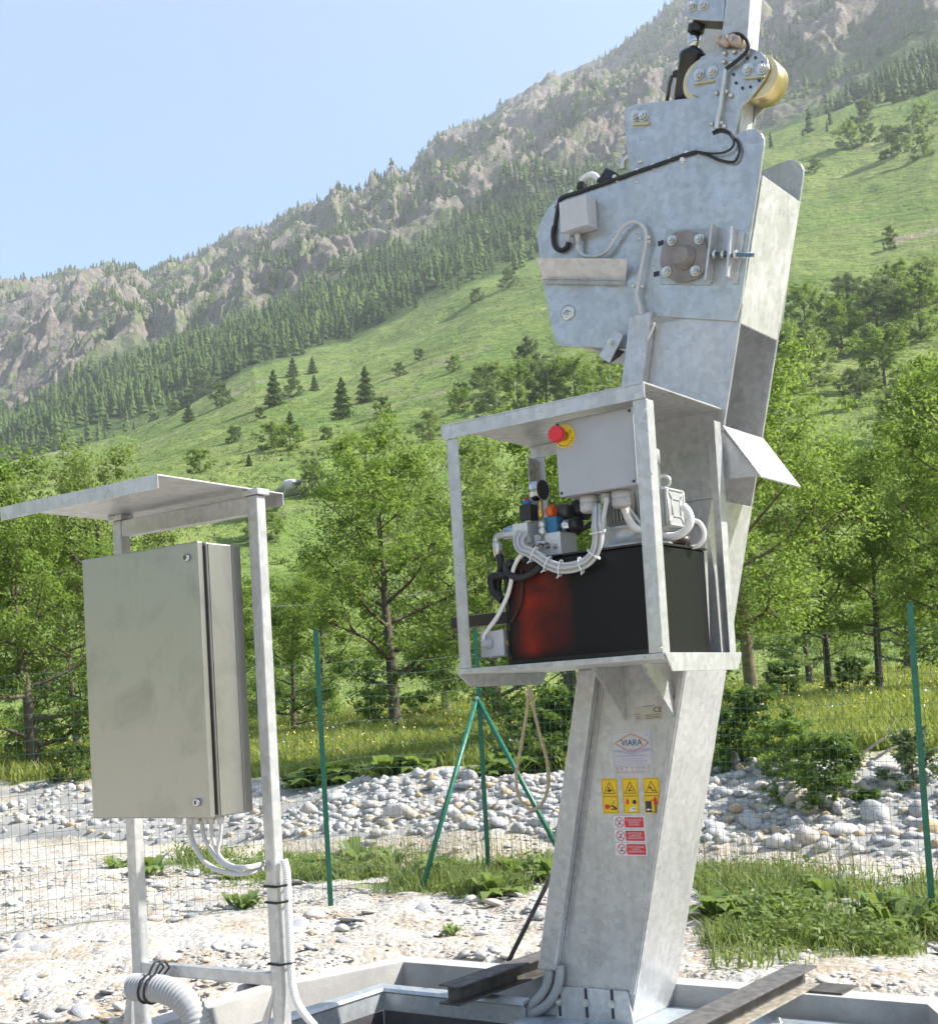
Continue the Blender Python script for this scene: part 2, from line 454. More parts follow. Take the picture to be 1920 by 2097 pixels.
def zt(x, y, detail=True):
    x = np.asarray(x, float); y = np.asarray(y, float)
    r = np.hypot(x, y); az = np.degrees(np.arctan2(x, y))
    s = x * NS[0] + y * NS[1]; q = x * NS[1] - y * NS[0]
    ss = s + (fbm(q * .35, s * 0 + 3, 3, 5) - .5) * 1.0
    zn = -.08 + .08 * smst(r, 6.2, 8.2) - .13 * (smst(ss, 7.9, 8.3) - smst(ss, 9.0, 9.5))
    zn = zn + (.46 + .25 * (fbm(q * .5, s * .1, 3, 8) - .5)) * smst(ss, 9.3, 11.6) + .032 * np.clip(ss - 11.6, 0, 35)
    if detail:
        zn = zn + (fbm(x * .8, y * .8, 4, 21) - .5) * .12 * smst(r, 5.5, 8) * (1 + .8 * smst(s, 11, 14))
    e = np.interp(az, *T_SKY); f = np.interp(az, *T_FOR); k = np.interp(az, *T_ROK); l = np.interp(az, *T_LOW)
    t60 = .012 + 0 * r
    lr = np.log(np.maximum(r, 1.0))
    kn = [math.log(v) for v in (60, R_LOW, R_FOR, R_ROK, R_SKY, 1900)]
    vals = [t60, l, f, k, e, e * .78]
    tn = vals[0]
    for i in range(5):
        u = np.clip((lr - kn[i]) / (kn[i + 1] - kn[i]), 0, 1)
        if i == 0: u = u ** 1.35
        tn = tn + (vals[i + 1] - vals[i]) * u
    zf = 1.15 + r * tn
    if detail:
        far = smst(r, 70, 200)
        zf = zf + far * (fbm(x / 60, y / 60, 5, 31) - .5) * (4 + 10 * smst(r, 150, 600))
        zf = zf + smst(r, 60, 120) * (fbm(x / 9, y / 9, 4, 33) - .5) * 1.6
        rk = rockmask(x, y, r, az)
        al = np.radians(az) * 900.
        wx = al + 70 * (fbm(al / 60, r / 60, 4, 71) - .5)
        rib = ridged(wx / 60, r / 190, 4, 41) ** 1.3
        rib2 = ridged(wx / 13, r / 40, 3, 47)
        rib3 = ridged((wx + 7 * fbm(al / 9, r / 9, 2, 73)) / 5.5, r / 16, 3, 49)
        zf = zf + rk * ((rib - .5) * 66 + (rib2 - .5) * 22 + (rib3 - .5) * 11) * smst(r, 700, 950) * (1 - .78 * smst(r, 1330, 1500))
    w = smst(r, 42, 75)
    return zn * (1 - w) + zf * w

def rockmask(x, y, r, az):
    k = np.interp(az, *T_ROK); f = np.interp(az, *T_FOR)
    rr = r + (fbm(x / 70, y / 70, 4, 51) - .5) * 260
    return smst(rr, 800, 900)

# ------------------------------------------------------------------ ground and mountainside
def polar(azs, rs):
    A, R = np.meshgrid(np.radians(azs), rs)
    X = (R * np.sin(A)).ravel(); Y = (R * np.cos(A)).ravel()
    na, nr = len(azs), len(rs)
    i, j = np.meshgrid(np.arange(na - 1), np.arange(nr - 1))
    a = (j * na + i).ravel()
    F = np.stack([a, a + 1, a + na + 1, a + na], 1)
    return X, Y, F

def geomseries(a, b, n): return np.exp(np.linspace(math.log(a), math.log(b), n))
def attr(me, name, vals):
    at = me.attributes.new(name, 'FLOAT', 'POINT'); at.data.foreach_set('value', np.asarray(vals, np.float32))

# pit the machine stands in: the ground stops at its kerb
ORI = Vector((1.0394, 5.1097, 0.0)); RZ = math.radians(-36)
cA = Vector((math.cos(RZ), math.sin(RZ), 0)); cB = Vector((-math.sin(RZ), math.cos(RZ), 0))
def cw(a, b, z=0): return ORI + cA * a + cB * b + Vector((0, 0, z))
PIT_IN = [(-2.18, -1.75), (-2.235, -.30), (-2.05, .345), (.505, .375), (.70, .05), (.70, -1.75)]
def inpit(X, Y, m=0.0):
    dx = X - ORI.x; dy = Y - ORI.y
    a = dx * cA.x + dy * cA.y; b = dx * cB.x + dy * cB.y
    return (a > -2.24 + m + np.clip((b + .3) / .64, 0, 1) * .19) & (a < .70 - m) & (b > -1.75 + m) & (b < .36 - m)

# grass cover on the near ground (0 bare gravel .. 1 grass)
def grasscover(X, Y):
    s = X * NS[0] + Y * NS[1]; q = X * NS[1] - Y * NS[0]; r = np.hypot(X, Y); az = np.degrees(np.arctan2(X, Y))
    n = fbm(X * .9, Y * .9, 4, 61)
    n2 = fbm(X * .35, Y * .35, 3, 62)
    strip = smst(s + (n - .5) * 2.2, 6.35, 6.75) * (1 - smst(s + (n - .5) * 1.2, 7.55, 7.95))
    strip = strip * smst(n2, .30, .42) * smst(az, -16.5, -14.0)
    strip = strip * np.where(az > 2, 1, smst(r + (n - .5) * 2, 7.6, 8.4))
    right = smst(az, 9.0, 9.8) * (1 - smst(az, 16.8, 18.5)) * smst(r + (n - .5) * 1.2, 6.1, 6.5) * (1 - smst(s, 7.7, 8.0))
    brk = smst(fbm(X * 2.6, Y * 2.6, 3, 68), .36, .54)
    strip = strip * brk; right = right * (.25 + .75 * brk)
    meadow = smst(s + (n - .5) * 1.6, 11.3, 12.0)
    return np.clip(np.maximum(np.maximum(strip, right), meadow), 0, 1)

def make_ground_mat():
    m, nt, N, L, b = new_mat('gravelly_ground')
    v = objvec(nt)
    at = N.new('ShaderNodeAttribute'); at.attribute_name = 'grass'
    at2 = N.new('ShaderNodeAttribute'); at2.attribute_name = 'silt'
    n1 = noise(nt, v, 2.2, 5, .6); n2 = noise(nt, v, 28, 4, .65)
    grav = mixc(nt, ramp(nt, n1, (.42, .66, 0, 1)), (.42, .40, .36), (.32, .255, .18))
    vo = N.new('ShaderNodeTexVoronoi'); vo.inputs['Scale'].default_value = 26; L.new(v, vo.inputs['Vector'])
    sep = N.new('ShaderNodeSeparateColor'); L.new(vo.outputs['Color'], sep.inputs[0])
    grav = mixc(nt, ramp(nt, sep.outputs[0], (0.45, 1, 0, .75)), grav, (.55, .53, .49))
    grav = mixc(nt, ramp(nt, n2, (.5, .75, 0, .6)), grav, (.26, .24, .21))
    grav = mixc(nt, at2.outputs['Fac'], grav, (.43, .38, .29))
    gr = mixc(nt, ramp(nt, noise(nt, v, 1.3, 4), (.35, .65, 0, 1)), (.15, .19, .04), (.26, .26, .075))
    gr = mixc(nt, ramp(nt, n2, (.55, .75, 0, .5)), gr, (.06, .08, .02))
    c = mixc(nt, at.outputs['Fac'], grav, gr)
    L.new(c, b.inputs['Base Color']); b.inputs['Roughness'].default_value = .95; b.inputs['Specular IOR Level'].default_value = .15
    hb = mathn(nt, 'ADD', mathn(nt, 'MULTIPLY', vo.outputs['Distance'], -.6), n2)
    bump(nt, b, hb, .7, .03)
    return m
M_ground = make_ground_mat()

azs = np.concatenate([np.linspace(-180, -28, 60), np.linspace(-27.5, 27.5, 520), np.linspace(28, 180, 60)])
rs = np.concatenate([[.05, .5, 1.2, 2.0], geomseries(2.6, 16, 230), geomseries(16.2, 62, 110)])
X, Y, F = polar(azs, rs)
Z = zt(X, Y)
near = 1 - smst(np.hypot(X, Y), 30, 45)
Z = Z + near * ((fbm(X * 6, Y * 6, 3, 91) - .5) * .05 + (fbm(X * 2.2, Y * 2.2, 3, 92) - .5) * .05) * smst(np.hypot(X, Y), 5.2, 6.5)
_dx = X - ORI.x; _dy = Y - ORI.y; _pa = _dx * cA.x + _dy * cA.y; _pb = _dx * cB.x + _dy * cB.y
_pd = np.minimum(np.minimum(_pa + 2.24 - np.clip((_pb + .3) / .64, 0, 1) * .19, .70 - _pa), np.minimum(_pb + 1.75, .36 - _pb))
Z = Z - .05 * smst(_pd, -.30, -.12)
F = F[~inpit(X, Y, -.06)[F].all(1)]
me = np_mesh('ground', np.stack([X, Y, Z], 1), F, M_ground, True)
attr(me, 'grass', grasscover(X, Y))
S_ = X * NS[0] + Y * NS[1]
attr(me, 'silt', (smst(S_, 7.9, 8.25) - smst(S_, 8.9, 9.3)) * smst(fbm(X * .7, Y * .7, 3, 66), .3, .5))
ground = link_mesh('ground', me); tag(ground, kind='structure', label='pale gravel and grass of the river flat')

def make_mountain_mat():
    m, nt, N, L, b = new_mat('mountainside')
    v = objvec(nt)
    rk = N.new('ShaderNodeAttribute'); rk.attribute_name = 'rock'
    fo = N.new('ShaderNodeAttribute'); fo.attribute_name = 'wood'
    g1 = noise(nt, v, .022, 6, .62); g2 = noise(nt, v, .16, 5, .65); g3 = noise(nt, v, .7, 4, .6)
    grass = mixc(nt, ramp(nt, g1, (.38, .62, 0, 1)), (.110, .170, .036), (.172, .210, .060))
    grass = mixc(nt, ramp(nt, g2, (.50, .70, 0, .8)), grass, (.085, .130, .035))
    grass = mixc(nt, ramp(nt, noise(nt, v, .05, 5, .7), (.55, .70, 0, .55)), grass, (.215, .195, .10))
    grass = mixc(nt, ramp(nt, g3, (.55, .75, 0, .45)), grass, (.20, .21, .09))
    bare = noise(nt, objvec(nt, (.02, .02, .008)), 1.0, 7, .7)
    grass = mixc(nt, ramp(nt, bare, (.60, .66, 0, .85)), grass, (.24, .205, .15))
    wood = mixc(nt, ramp(nt, g2, (.35, .65, 0, 1)), (.035, .065, .020), (.08, .12, .03))
    rock1 = noise(nt, objvec(nt, (.035, .035, .012)), 1.0, 8, .68, .8)
    rock = mixc(nt, ramp(nt, rock1, (.32, .68, 0, 1)), (.105, .085, .070), (.25, .205, .168))
    rock = mixc(nt, ramp(nt, noise(nt, v, .06, 6, .7), (.42, .66, 0, .55)), rock, (.24, .225, .21))
    for sc_, th in ((.055, .10), (.14, .09)):
        ve = N.new('ShaderNodeTexVoronoi'); ve.feature = 'DISTANCE_TO_EDGE'; ve.inputs['Scale'].default_value = 1.0
        wv = N.new('ShaderNodeVectorMath'); wv.operation = 'ADD'; L.new(objvec(nt, (sc_, sc_, sc_ * .36)), wv.inputs[0])
        nz_ = N.new('ShaderNodeTexNoise'); nz_.inputs['Scale'].default_value = sc_ * 2.2; nz_.inputs['Detail'].default_value = 4; L.new(v, nz_.inputs['Vector'])
        sc2 = N.new('ShaderNodeVectorMath'); sc2.operation = 'SCALE'; sc2.inputs['Scale'].default_value = .8; L.new(nz_.outputs['Color'], sc2.inputs[0]); L.new(sc2.outputs[0], wv.inputs[1])
        L.new(wv.outputs[0], ve.inputs['Vector'])
        rock = mixc(nt, ramp(nt, ve.outputs['Distance'], (.0, th, .75, 0)), rock, (.10, .088, .078))
    rock = mixc(nt, ramp(nt, noise(nt, v, .3, 5, .7), (.52, .72, 0, .6)), rock, (.13, .115, .10))
    sh = mathn(nt, 'ADD', mathn(nt, 'MULTIPLY', noise(nt, v, .035, 5, .65), .6), mathn(nt, 'MULTIPLY', noise(nt, v, .13, 4, .7), .4))
    rock = mixc(nt, ramp(nt, sh, (.515, .56, 0, .85)), rock, mixc(nt, ramp(nt, g2, (.4, .6, 0, 1)), (.055, .085, .028), (.12, .15, .05)))
    c = mixc(nt, fo.outputs['Fac'], grass, wood)
    c = mixc(nt, rk.outputs['Fac'], c, rock)
    L.new(c, b.inputs['Base Color']); b.inputs['Roughness'].default_value = .95; b.inputs['Specular IOR Level'].default_value = .1
    hb = mathn(nt, 'ADD', g2, mathn(nt, 'MULTIPLY', rock1, 1.5))
    bump(nt, b, hb, .9, 3.0)
    return m
azs = np.concatenate([np.linspace(-180, -32, 75), np.linspace(-31.5, -24, 24), np.linspace(-23.9, 27, 760), np.linspace(27.5, 180, 90)])
rs = np.concatenate([geomseries(56, 150, 60), geomseries(151.5, 780, 130), geomseries(784, 1520, 250), geomseries(1530, 1900, 14)])
X, Y, F = polar(azs, rs); R = np.hypot(X, Y); AZ_ = np.degrees(np.arctan2(X, Y))
Z = zt(X, Y)
Z = Z - np.where(R < 62, .25 * (62 - R) / 6, 0)
# jagged crest
crest = smst(R, 1380, 1500) * (np.abs(AZ_) < 40)
Z = Z + crest * ((ridged(np.radians(AZ_) * 900 / 30, R / 300, 4, 81) - .6) * 14 + (ridged(np.radians(AZ_) * 900 / 9, R / 200, 2, 83) - .5) * 9)
me = np_mesh('mountainside', np.stack([X, Y, Z], 1), F, make_mountain_mat(), True)
rk = rockmask(X, Y, R, AZ_)
rr = R + (fbm(X / 45, Y / 45, 4, 55) - .5) * 150
wood = smst(rr, 540, 580) * (1 - smst(AZ_, 8, 11) * (1 - smst(rr, 640, 680)))
attr(me, 'rock', rk); attr(me, 'wood', np.clip(wood, 0, 1))
mountain = link_mesh('mountainside', me); tag(mountain, kind='structure', label='steep green slope rising to grey rock crags')

def hit(az, tn, r0=58., r1=1500.):
    """distance at which a sight line of that bearing and slope meets the hillside"""
    rr_ = geomseries(r0, r1, 900); a = math.radians(az)
    zz = zt(rr_ * math.sin(a), rr_ * math.cos(a)); t = (zz - 1.15) / rr_
    k = int(np.argmax(t >= tn)) if (t >= tn).any() else len(rr_) - 1
    r = float(rr_[k]); return r * math.sin(a), r * math.cos(a), float(zz[k]), r

# ------------------------------------------------------------------ broadleaf trees
def leaf_cloud(r_, C, S, per, size, up=.9, flat=.75):
    """leaf quads gathered in clumps: C (n,3) clump centres, S (n,) clump radii"""
    n = len(C) * per
    idx = np.repeat(np.arange(len(C)), per)
    d = r_.normal(0, 1, (n, 3)); d /= np.maximum(np.linalg.norm(d, axis=1, keepdims=True), 1e-6)
    rad = S[idx] * r_.uniform(.15, 1, n) ** .5
    d[:, 2] *= flat
    P = C[idx] + d * rad[:, None]
    nrm = r_.normal(0, .8, (n, 3)) + d * .6; nrm[:, 2] += up; nrm /= np.linalg.norm(nrm, axis=1, keepdims=True)
    t = np.cross(nrm, r_.normal(0, 1, (n, 3))); t /= np.maximum(np.linalg.norm(t, axis=1, keepdims=True), 1e-6)
    bt = np.cross(nrm, t)
    sz = size * r_.uniform(.6, 1.35, n)
    L_ = t * sz[:, None]; W_ = bt * (sz * .42)[:, None]
    droop = -nrm * (sz * .18)[:, None]
    V = np.stack([P - L_, P + W_, P + L_ + droop, P - W_], 1).reshape(-1, 3)
    F = np.arange(n * 4).reshape(-1, 4)
    return V, F

def tree_meshes(seed, h, crown_r, trunk_r, lean=(0, 0), base=.28, limbs=13, per=34, leaf=.062, mat=None, bark=None, density=1.0):
    r_ = np.random.default_rng(seed); mb = MB(); C = []; S = []
    top = Vector((lean[0], lean[1], h * .93)); P = []
    for i in range(9):
        t = i / 8; P.append(Vector((lean[0] * t ** 1.2 + r_.normal(0, .035) * h * .12 * t, lean[1] * t ** 1.2 + r_.normal(0, .035) * h * .12 * t, h * .93 * t - .15 * (1 - t))))
    mb.tube(catmull(P, 3), [trunk_r * (1 - .93 * (k / 24)) * (1.25 if k == 0 else 1) for k in range(25)], 9)
    def at(t):
        k = min(int(t * 8), 7); f = t * 8 - k; return P[k].lerp(P[k + 1], f)
    for li in range(limbs):
        t = base + (1 - base) * ((li + r_.uniform(.1, .9)) / limbs) * .95
        o = at(t); az = li * 2.4 + r_.uniform(-.5, .5)
        prof = math.sin(math.pi * min(1, .18 + .80 * (t - base) / (1 - base))) ** .75
        ln = crown_r * (0.35 + .75 * prof) * r_.uniform(.75, 1.1)
        el = .25 + .75 * (t - base) / (1 - base) + r_.uniform(-.15, .2)
        dr = Vector((math.cos(az) * math.cos(el), math.sin(az) * math.cos(el), math.sin(el)))
        e = o + dr * ln; mid = o.lerp(e, .5) + Vector((0, 0, -.06 * ln)) + Vector(tuple(r_.normal(0, .05, 3) * ln))
        lr = trunk_r * (1 - .85 * t) * .5
        path = catmull([o, mid, e], 4); mb.tube(path, [lr * (1 - .85 * k / (len(path) - 1)) for k in range(len(path))], 6)
        for sb in range(7):
            u = .25 + .75 * (sb + r_.uniform(0, 1)) / 7
            k = min(int(u * (len(path) - 1)), len(path) - 2); so = path[k].lerp(path[k + 1], u * (len(path) - 1) - k)
            sd = (dr + Vector(tuple(r_.normal(0, .75, 3)))).normalized(); sl = ln * r_.uniform(.18, .42)
            se = so + sd * sl
            mb.tube([so, so.lerp(se, .5) + Vector(tuple(r_.normal(0, .03, 3) * ln)), se], [lr * .35, lr * .2, lr * .08], 5, caps=False)
            C.append(se); S.append(r_.uniform(.16, .34) * crown_r * .72)
            if r_.uniform() < .75 * density:
                C.append(so.lerp(se, .4) + Vector(tuple(r_.normal(0, .1, 3) * ln))); S.append(r_.uniform(.10, .22) * crown_r * .62)
        C.append(e); S.append(r_.uniform(.16, .28) * crown_r * .62)
    for k in range(int(6 * density)):
        C.append(at(r_.uniform(.75, 1)) + Vector(tuple(r_.normal(0, .12, 3) * crown_r))); S.append(.2 * crown_r)
    C = np.array([tuple(c) for c in C]); S = np.array(S)
    V, F = leaf_cloud(r_, C, S, per, leaf)
    return mb.mesh('tree_trunk', bark or M_bark), np_mesh('tree_crown', V, F, mat or M_leaf_ash)

# ------------------------------------------------------------------ conifers
def conifer_cloud(r_, n, wide, size):
    """needle sprays gathered on a cone of unit height"""
    t = 1 - r_.uniform(0, 1, n) ** .6; t = .06 + .92 * t; rad = wide * (1.02 - t) ** .85 * (.75 + .35 * np.sin(t * 40 + r_.uniform(0, 6)))
    a = r_.uniform(0, 6.28, n); k = r_.uniform(.25, 1.05, n) ** .6
    C = np.stack([np.cos(a) * rad * k, np.sin(a) * rad * k, t - .10 * k * rad / wide], 1)
    V, F = leaf_cloud(r_, C, np.full(n, size * .25), 1, size, .9)
    return V, F
def forest_tree(r_, n, wide, size):
    """solid ragged tiers with sprays round them, all triangles"""
    V = []; F = []
    for t in range(4):
        zb = .05 + .78 * t / 4; rad = wide * (1 - .84 * t / 4) * .9; base = len(V); V.append((0, 0, min(1.0, zb + .36))); ph = r_.uniform(0, 6.28)
        for k in range(8):
            q = rad * ((1.0 if k % 2 == 0 else .6) + r_.uniform(-.2, .2)); a = ph + math.pi * k / 4
            V.append((q * math.cos(a), q * math.sin(a), zb + (0 if k % 2 == 0 else .05) + r_.uniform(-.03, .03)))
        for k in range(8): F.append((base, base + 1 + k, base + 1 + (k + 1) % 8))
    Vc, Fc = conifer_cloud(r_, n, wide * 1.1, size); o = len(V)
    F = np.concatenate([np.array(F), Fc[:, [0, 1, 2]] + o, Fc[:, [0, 2, 3]] + o])
    return np.concatenate([np.array(V), Vc]), F
def make_forest_mat():
    m = make_leaf('forest_needles', (.024, .048, .019), (.100, .150, .038), .10, .03); nt = m.node_tree
    at = nt.nodes.new('ShaderNodeAttribute'); at.attribute_name = 'tint'
    for n_ in nt.nodes:
        if n_.type == 'MIX' and n_.inputs[0].is_linked:
            nt.links.new(mathn(nt, 'ADD', mathn(nt, 'MULTIPLY', at.outputs['Fac'], .8), mathn(nt, 'MULTIPLY', nt.nodes['Geometry'].outputs['Random Per Island'], .25)), n_.inputs[0]); break
    return m
M_forest = make_forest_mat()
_r = np.random.default_rng(3)
CONS = [forest_tree(_r, 18, w, .07) for w in (.21, .26, .30, .23)]
CONS_S = [forest_tree(_r, 6, w, .10) for w in (.20, .24, .28, .22)]
def scatter_conifers(name, pts, hts, label, kinds):
    Vs = []; Fs = []; Ts = []; off = 0
    tints = np.clip(fbm(pts[:, 0] / 35, pts[:, 1] / 35, 3, 44) * 1.6 - .45 + _r.normal(0, .2, len(pts)), 0, 1)
    for (x, y, z), h, ti in zip(pts, hts, tints):
        v, f = kinds[_r.integers(4)]; a = _r.uniform(0, 6.28); w = h * _r.uniform(.7, 1.5)
        c, s = math.cos(a), math.sin(a)
        q = np.stack([(v[:, 0] * c - v[:, 1] * s) * w + x, (v[:, 0] * s + v[:, 1] * c) * w + y, v[:, 2] * h + z - .3], 1)
        Vs.append(q); Fs.append(f + off); Ts.append(np.full(len(v), ti)); off += len(v)
    me = np_mesh(name, np.concatenate(Vs), np.concatenate(Fs), M_forest); attr(me, 'tint', np.concatenate(Ts))
    return tag(link_mesh(name, me), label, kind='stuff')
# belt of forest
def pick(n, azr, fn):
    a = _r.uniform(azr[0], azr[1], n); k = _r.uniform(0, 1, n)
    r = fn(a, k); x = r * np.sin(np.radians(a)); y = r * np.cos(np.radians(a))
    return x, y, a, r
x, y, a, r = pick(10500, (-23, 26), lambda a, k: 545 + 300 * k)
n = fbm(x / 45, y / 45, 4, 55); rr = r + (n - .5) * 150
keep = (rr > 545) & (rr < 865) & (_r.uniform(0, 1, len(x)) < .12 + smst(rr, 560, 625)) & (_r.uniform(0, 1, len(x)) < .15 + 1 - smst(rr, 800, 850)) & (fbm(x / 22, y / 22, 3, 58) > .39) & ~((a > 9) & (fbm(x / 60, y / 60, 3, 57) < .62))
x, y = x[keep], y[keep]; z = zt(x, y)
scatter_conifers('conifer_forest', np.stack([x, y, z], 1), 4 + 9 * _r.uniform(0, 1, len(x)) ** 1.4, 'dark conifer forest in a diagonal belt below the crags', CONS)
x, y, a, r = pick(17000, (-23, 26), lambda a, k: 820 + 700 * k)
keep = fbm(x / 55, y / 55, 4, 59) + (r > 1400) * .20 * smst(-a, 3, 9) + (r > 1450) * .05 > .575
x, y = x[keep], y[keep]; z = zt(x, y) + 1.0
az_ = np.degrees(np.arctan2(x, y)); rr_ = np.hypot(x, y)
z = z + smst(rr_, 1380, 1500) * ((ridged(np.radians(az_) * 900 / 30, rr_ / 300, 4, 81) - .6) * 14)
scatter_conifers('crag_conifers', np.stack([x, y, z], 1), _r.uniform(4.5, 9, len(x)), 'scattered dark conifers clinging to the rocky crags', CONS_S)

def conifer_mesh(seed):
    r_ = np.random.default_rng(seed); V, F = conifer_cloud(r_, 1300, .25, .036)
    return np_mesh('conifer_crown', V, F, M_needle)
conifer_me = [conifer_mesh(s) for s in (1, 2, 3)]
ctrunk_me = MB().tube([(0, 0, -.05), (0, 0, .5), (0, 0, .95)], [.02, .014, .003], 7).mesh('conifer_trunk', M_bark)

ASH = [tree_meshes(11, 5.6, 2.0, .12, (.35, .1), .12, 20, 96, .047),
       tree_meshes(12, 6.0, 2.2, .14, (-.4, .2), .11, 21, 96, .047),
       tree_meshes(13, 5.2, 1.9, .10, (.2, -.1), .12, 19, 96, .047),
       tree_meshes(14, 6.4, 2.1, .13, (.1, .3), .10, 22, 91, .047, M_leaf_ashtip)]
ASH_TALL = [tree_meshes(15, 6.6, 2.4, .15, (.2, .2), .30, 22, 100, .047, None, M_barkmoss),
            tree_meshes(16, 6.2, 2.2, .11, (-.2, .1), .26, 20, 97, .047)]
LEANT = tree_meshes(17, 6.3, 2.1, .15, (.15, .1), .18, 23, 96, .047)
THICK = [tree_meshes(41, 5.0, 2.1, .12, (.1, .1), .03, 20, 60, .085), tree_meshes(42, 5.0, 2.3, .12, (-.1, .1), .02, 20, 60, .085, M_leaf_ashtip),
         tree_meshes(43, 5.0, 2.2, .12, (.1, -.1), .03, 20, 60, .085, M_leaf_grey)]
SHRUB = [tree_meshes(31, 1.0, .55, .03, (0, 0), .03, 14, 30, .038, M_leaf_dark),
         tree_meshes(32, 1.0, .60, .03, (0, 0), .03, 14, 30, .038, M_leaf_ash),
         tree_meshes(33, 1.0, .52, .03, (0, 0), .03, 14, 30, .038, M_leaf_grey)]

def plant_tree(kind, x, y, scale, rz, label, group, name='ash_tree', z=None, cat='tree', sz=None):
    z = float(zt(x, y)) if z is None else z
    t = empty(name, (x, y, z - .03), rz, label, cat, group)
    t.scale = (scale, scale, (sz or scale))
    link_mesh('trunk', kind[0], t); link_mesh('crown', kind[1], t)
    return t
def bearing(az, r): return r * math.sin(math.radians(az)), r * math.cos(math.radians(az))

# ------------------------------------------------------------------ the machine: leaning crane column
crane = empty('waste_crane', tuple(ORI), RZ, 'tall leaning galvanised steel crane column with bolted head plates and an equipment frame', 'crane')
D = .375                                # depth of the column, front face at local y = 0
def aL(z): return -.999 + .2337 * z
def aR(z): return -.538 + .2475 * z
T = .012
# column: bent sheet box, narrower web between its front and rear sheet in the upper part
m = MB()
def slab_az(m, z0, z1, l0, l1, rr0, rr1, b0, b1):
    m.hexa([(l0, b0, z0), (rr0, b0, z0), (rr0, b1, z0), (l0, b1, z0)], [(l1, b0, z1), (rr1, b0, z1), (rr1, b1, z1), (l1, b1, z1)])
zb_, zm_, ztp = -.17, 1.92, 2.66
slab_az(m, zb_, zm_, aL(zb_), aL(zm_), aR(zb_), aR(zm_), 0, D)
slab_az(m, zm_, ztp, aL(zm_), aL(ztp), aR(zm_), aR(ztp), 0, T)
slab_az(m, zm_, ztp, aL(zm_), aL(ztp), aR(zm_), aR(ztp), D - T, D)
slab_az(m, zm_, ztp, aL(zm_) + .01, aL(ztp) + .01, aL(zm_) + .022, aL(ztp) + .022, T, D - T)
m.build('column', M_galv, crane, .004)
# folded strips along the two front edges
m = MB()
def strip(m, l, w, z0, z1, b, t, f):
    slab_az(m, z0, z1, f(z0) + l, f(z1) + l, f(z0) + l + w, f(z1) + l + w, b - t, b)
strip(m, -.030, .026, -.05, 1.26, -.002, .007, aR)
m.build('edge_strip', M_galv, crane, .003)
m = MB(); strip(m, .088, .006, .03, 1.27, -.001, .006, aL); strip(m, .105, .004, .03, 1.27, -.001, .003, aL); m.build('weld_bead', M_galv, crane)
# cable duct: U channel on the left front edge
m = MB(); strip(m, -.004, .090, .03, 1.285, -.002, .045, aL)
m.build('cable_duct', M_galv, crane, .006)
m = MB(); slab_az(m, 2.20, 2.70, -.458, -.352, -.362, -.250, -.05, -.002)
m.build('cable_duct', M_galv, crane, .005)
# base flange with slotted holes and bolts
fp = [(-0.907,-0.04),(-0.583,-0.036),(-0.559,-0.191),(-0.946,-0.228)]
m = MB(); m.prism(fp, -.016, -.002); fl = m.build('base_flange', M_galv, crane, .003)
for c in [(-0.912,-0.104),(-0.78,-0.098),(-0.655,-0.093)]:
    m = MB(); m.box(c[0] - .006, c[0] + .006, -.019, -.0165, c[1] - .06, c[1] + .06); m.build('slot', M_ink, fl)
    m = MB(); m.hexbolt((c[0], -.019, c[1]), (0, -1, 0), .013, .012); m.build('bolt', M_zinc, fl)

# ---- head: two big side plates carrying the arm
HEAD = [(-0.674,3.296),(-0.044,3.301),(0.068,3.308),(0.157,3.317),(0.207,3.317),(0.231,3.306),(0.25,3.285),(0.259,3.262),(0.256,3.237),(0.227,3.111),(0.167,2.877)] + [(0.123,2.674),(0.091,2.589),(-0.239,2.683),(-0.369,2.578),(-0.695,2.656),(-0.722,2.673),(-0.738,2.704),(-0.774,2.947),(-0.781,3.058),(-0.789,3.162),(-0.783,3.186),(-0.748,3.237),(-0.725,3.261)]
m = MB(); m.prism(HEAD, -.016, -.001); head = m.build('side_plate', M_galv_head, crane, .003)
m = MB(); m.prism(HEAD, D + .001, D + .016); m.build('side_plate', M_galv_head, crane, .003)
# stiffener fold line / lower doubler
# bright closing sheet between the plates on the right edge
cz0, cz1 = 2.585, 3.13
def aH(z): return .0873 + .2535 * (z - 2.554)
m = MB(); slab_az(m, cz0, cz1, aH(cz0) - .006, aH(cz1) - .006, aH(cz0) + .004, aH(cz1) + .004, .001, D - .001)
m.build('closing_sheet', galvanised('bright_galvanised', (.56, .56, .55), .45, .42), crane, .002)
# left closing sheet (mostly hidden)
m = MB(); slab_az(m, 2.70, 3.20, -.725, -.775, -.71, -.76, .02, D - .02); m.build('closing_sheet', M_galv, crane)
# hinge blocks seen past the left edge
m = MB(); m.box(-.80, -.755, .10, .24, 2.90, 2.97); m.build('hinge_block', M_blackmetal, crane, .004)
m = MB(); m.box(-.79, -.70, .12, .25, 2.72, 2.76); m.build('hinge_block', M_blackmetal, crane, .004)

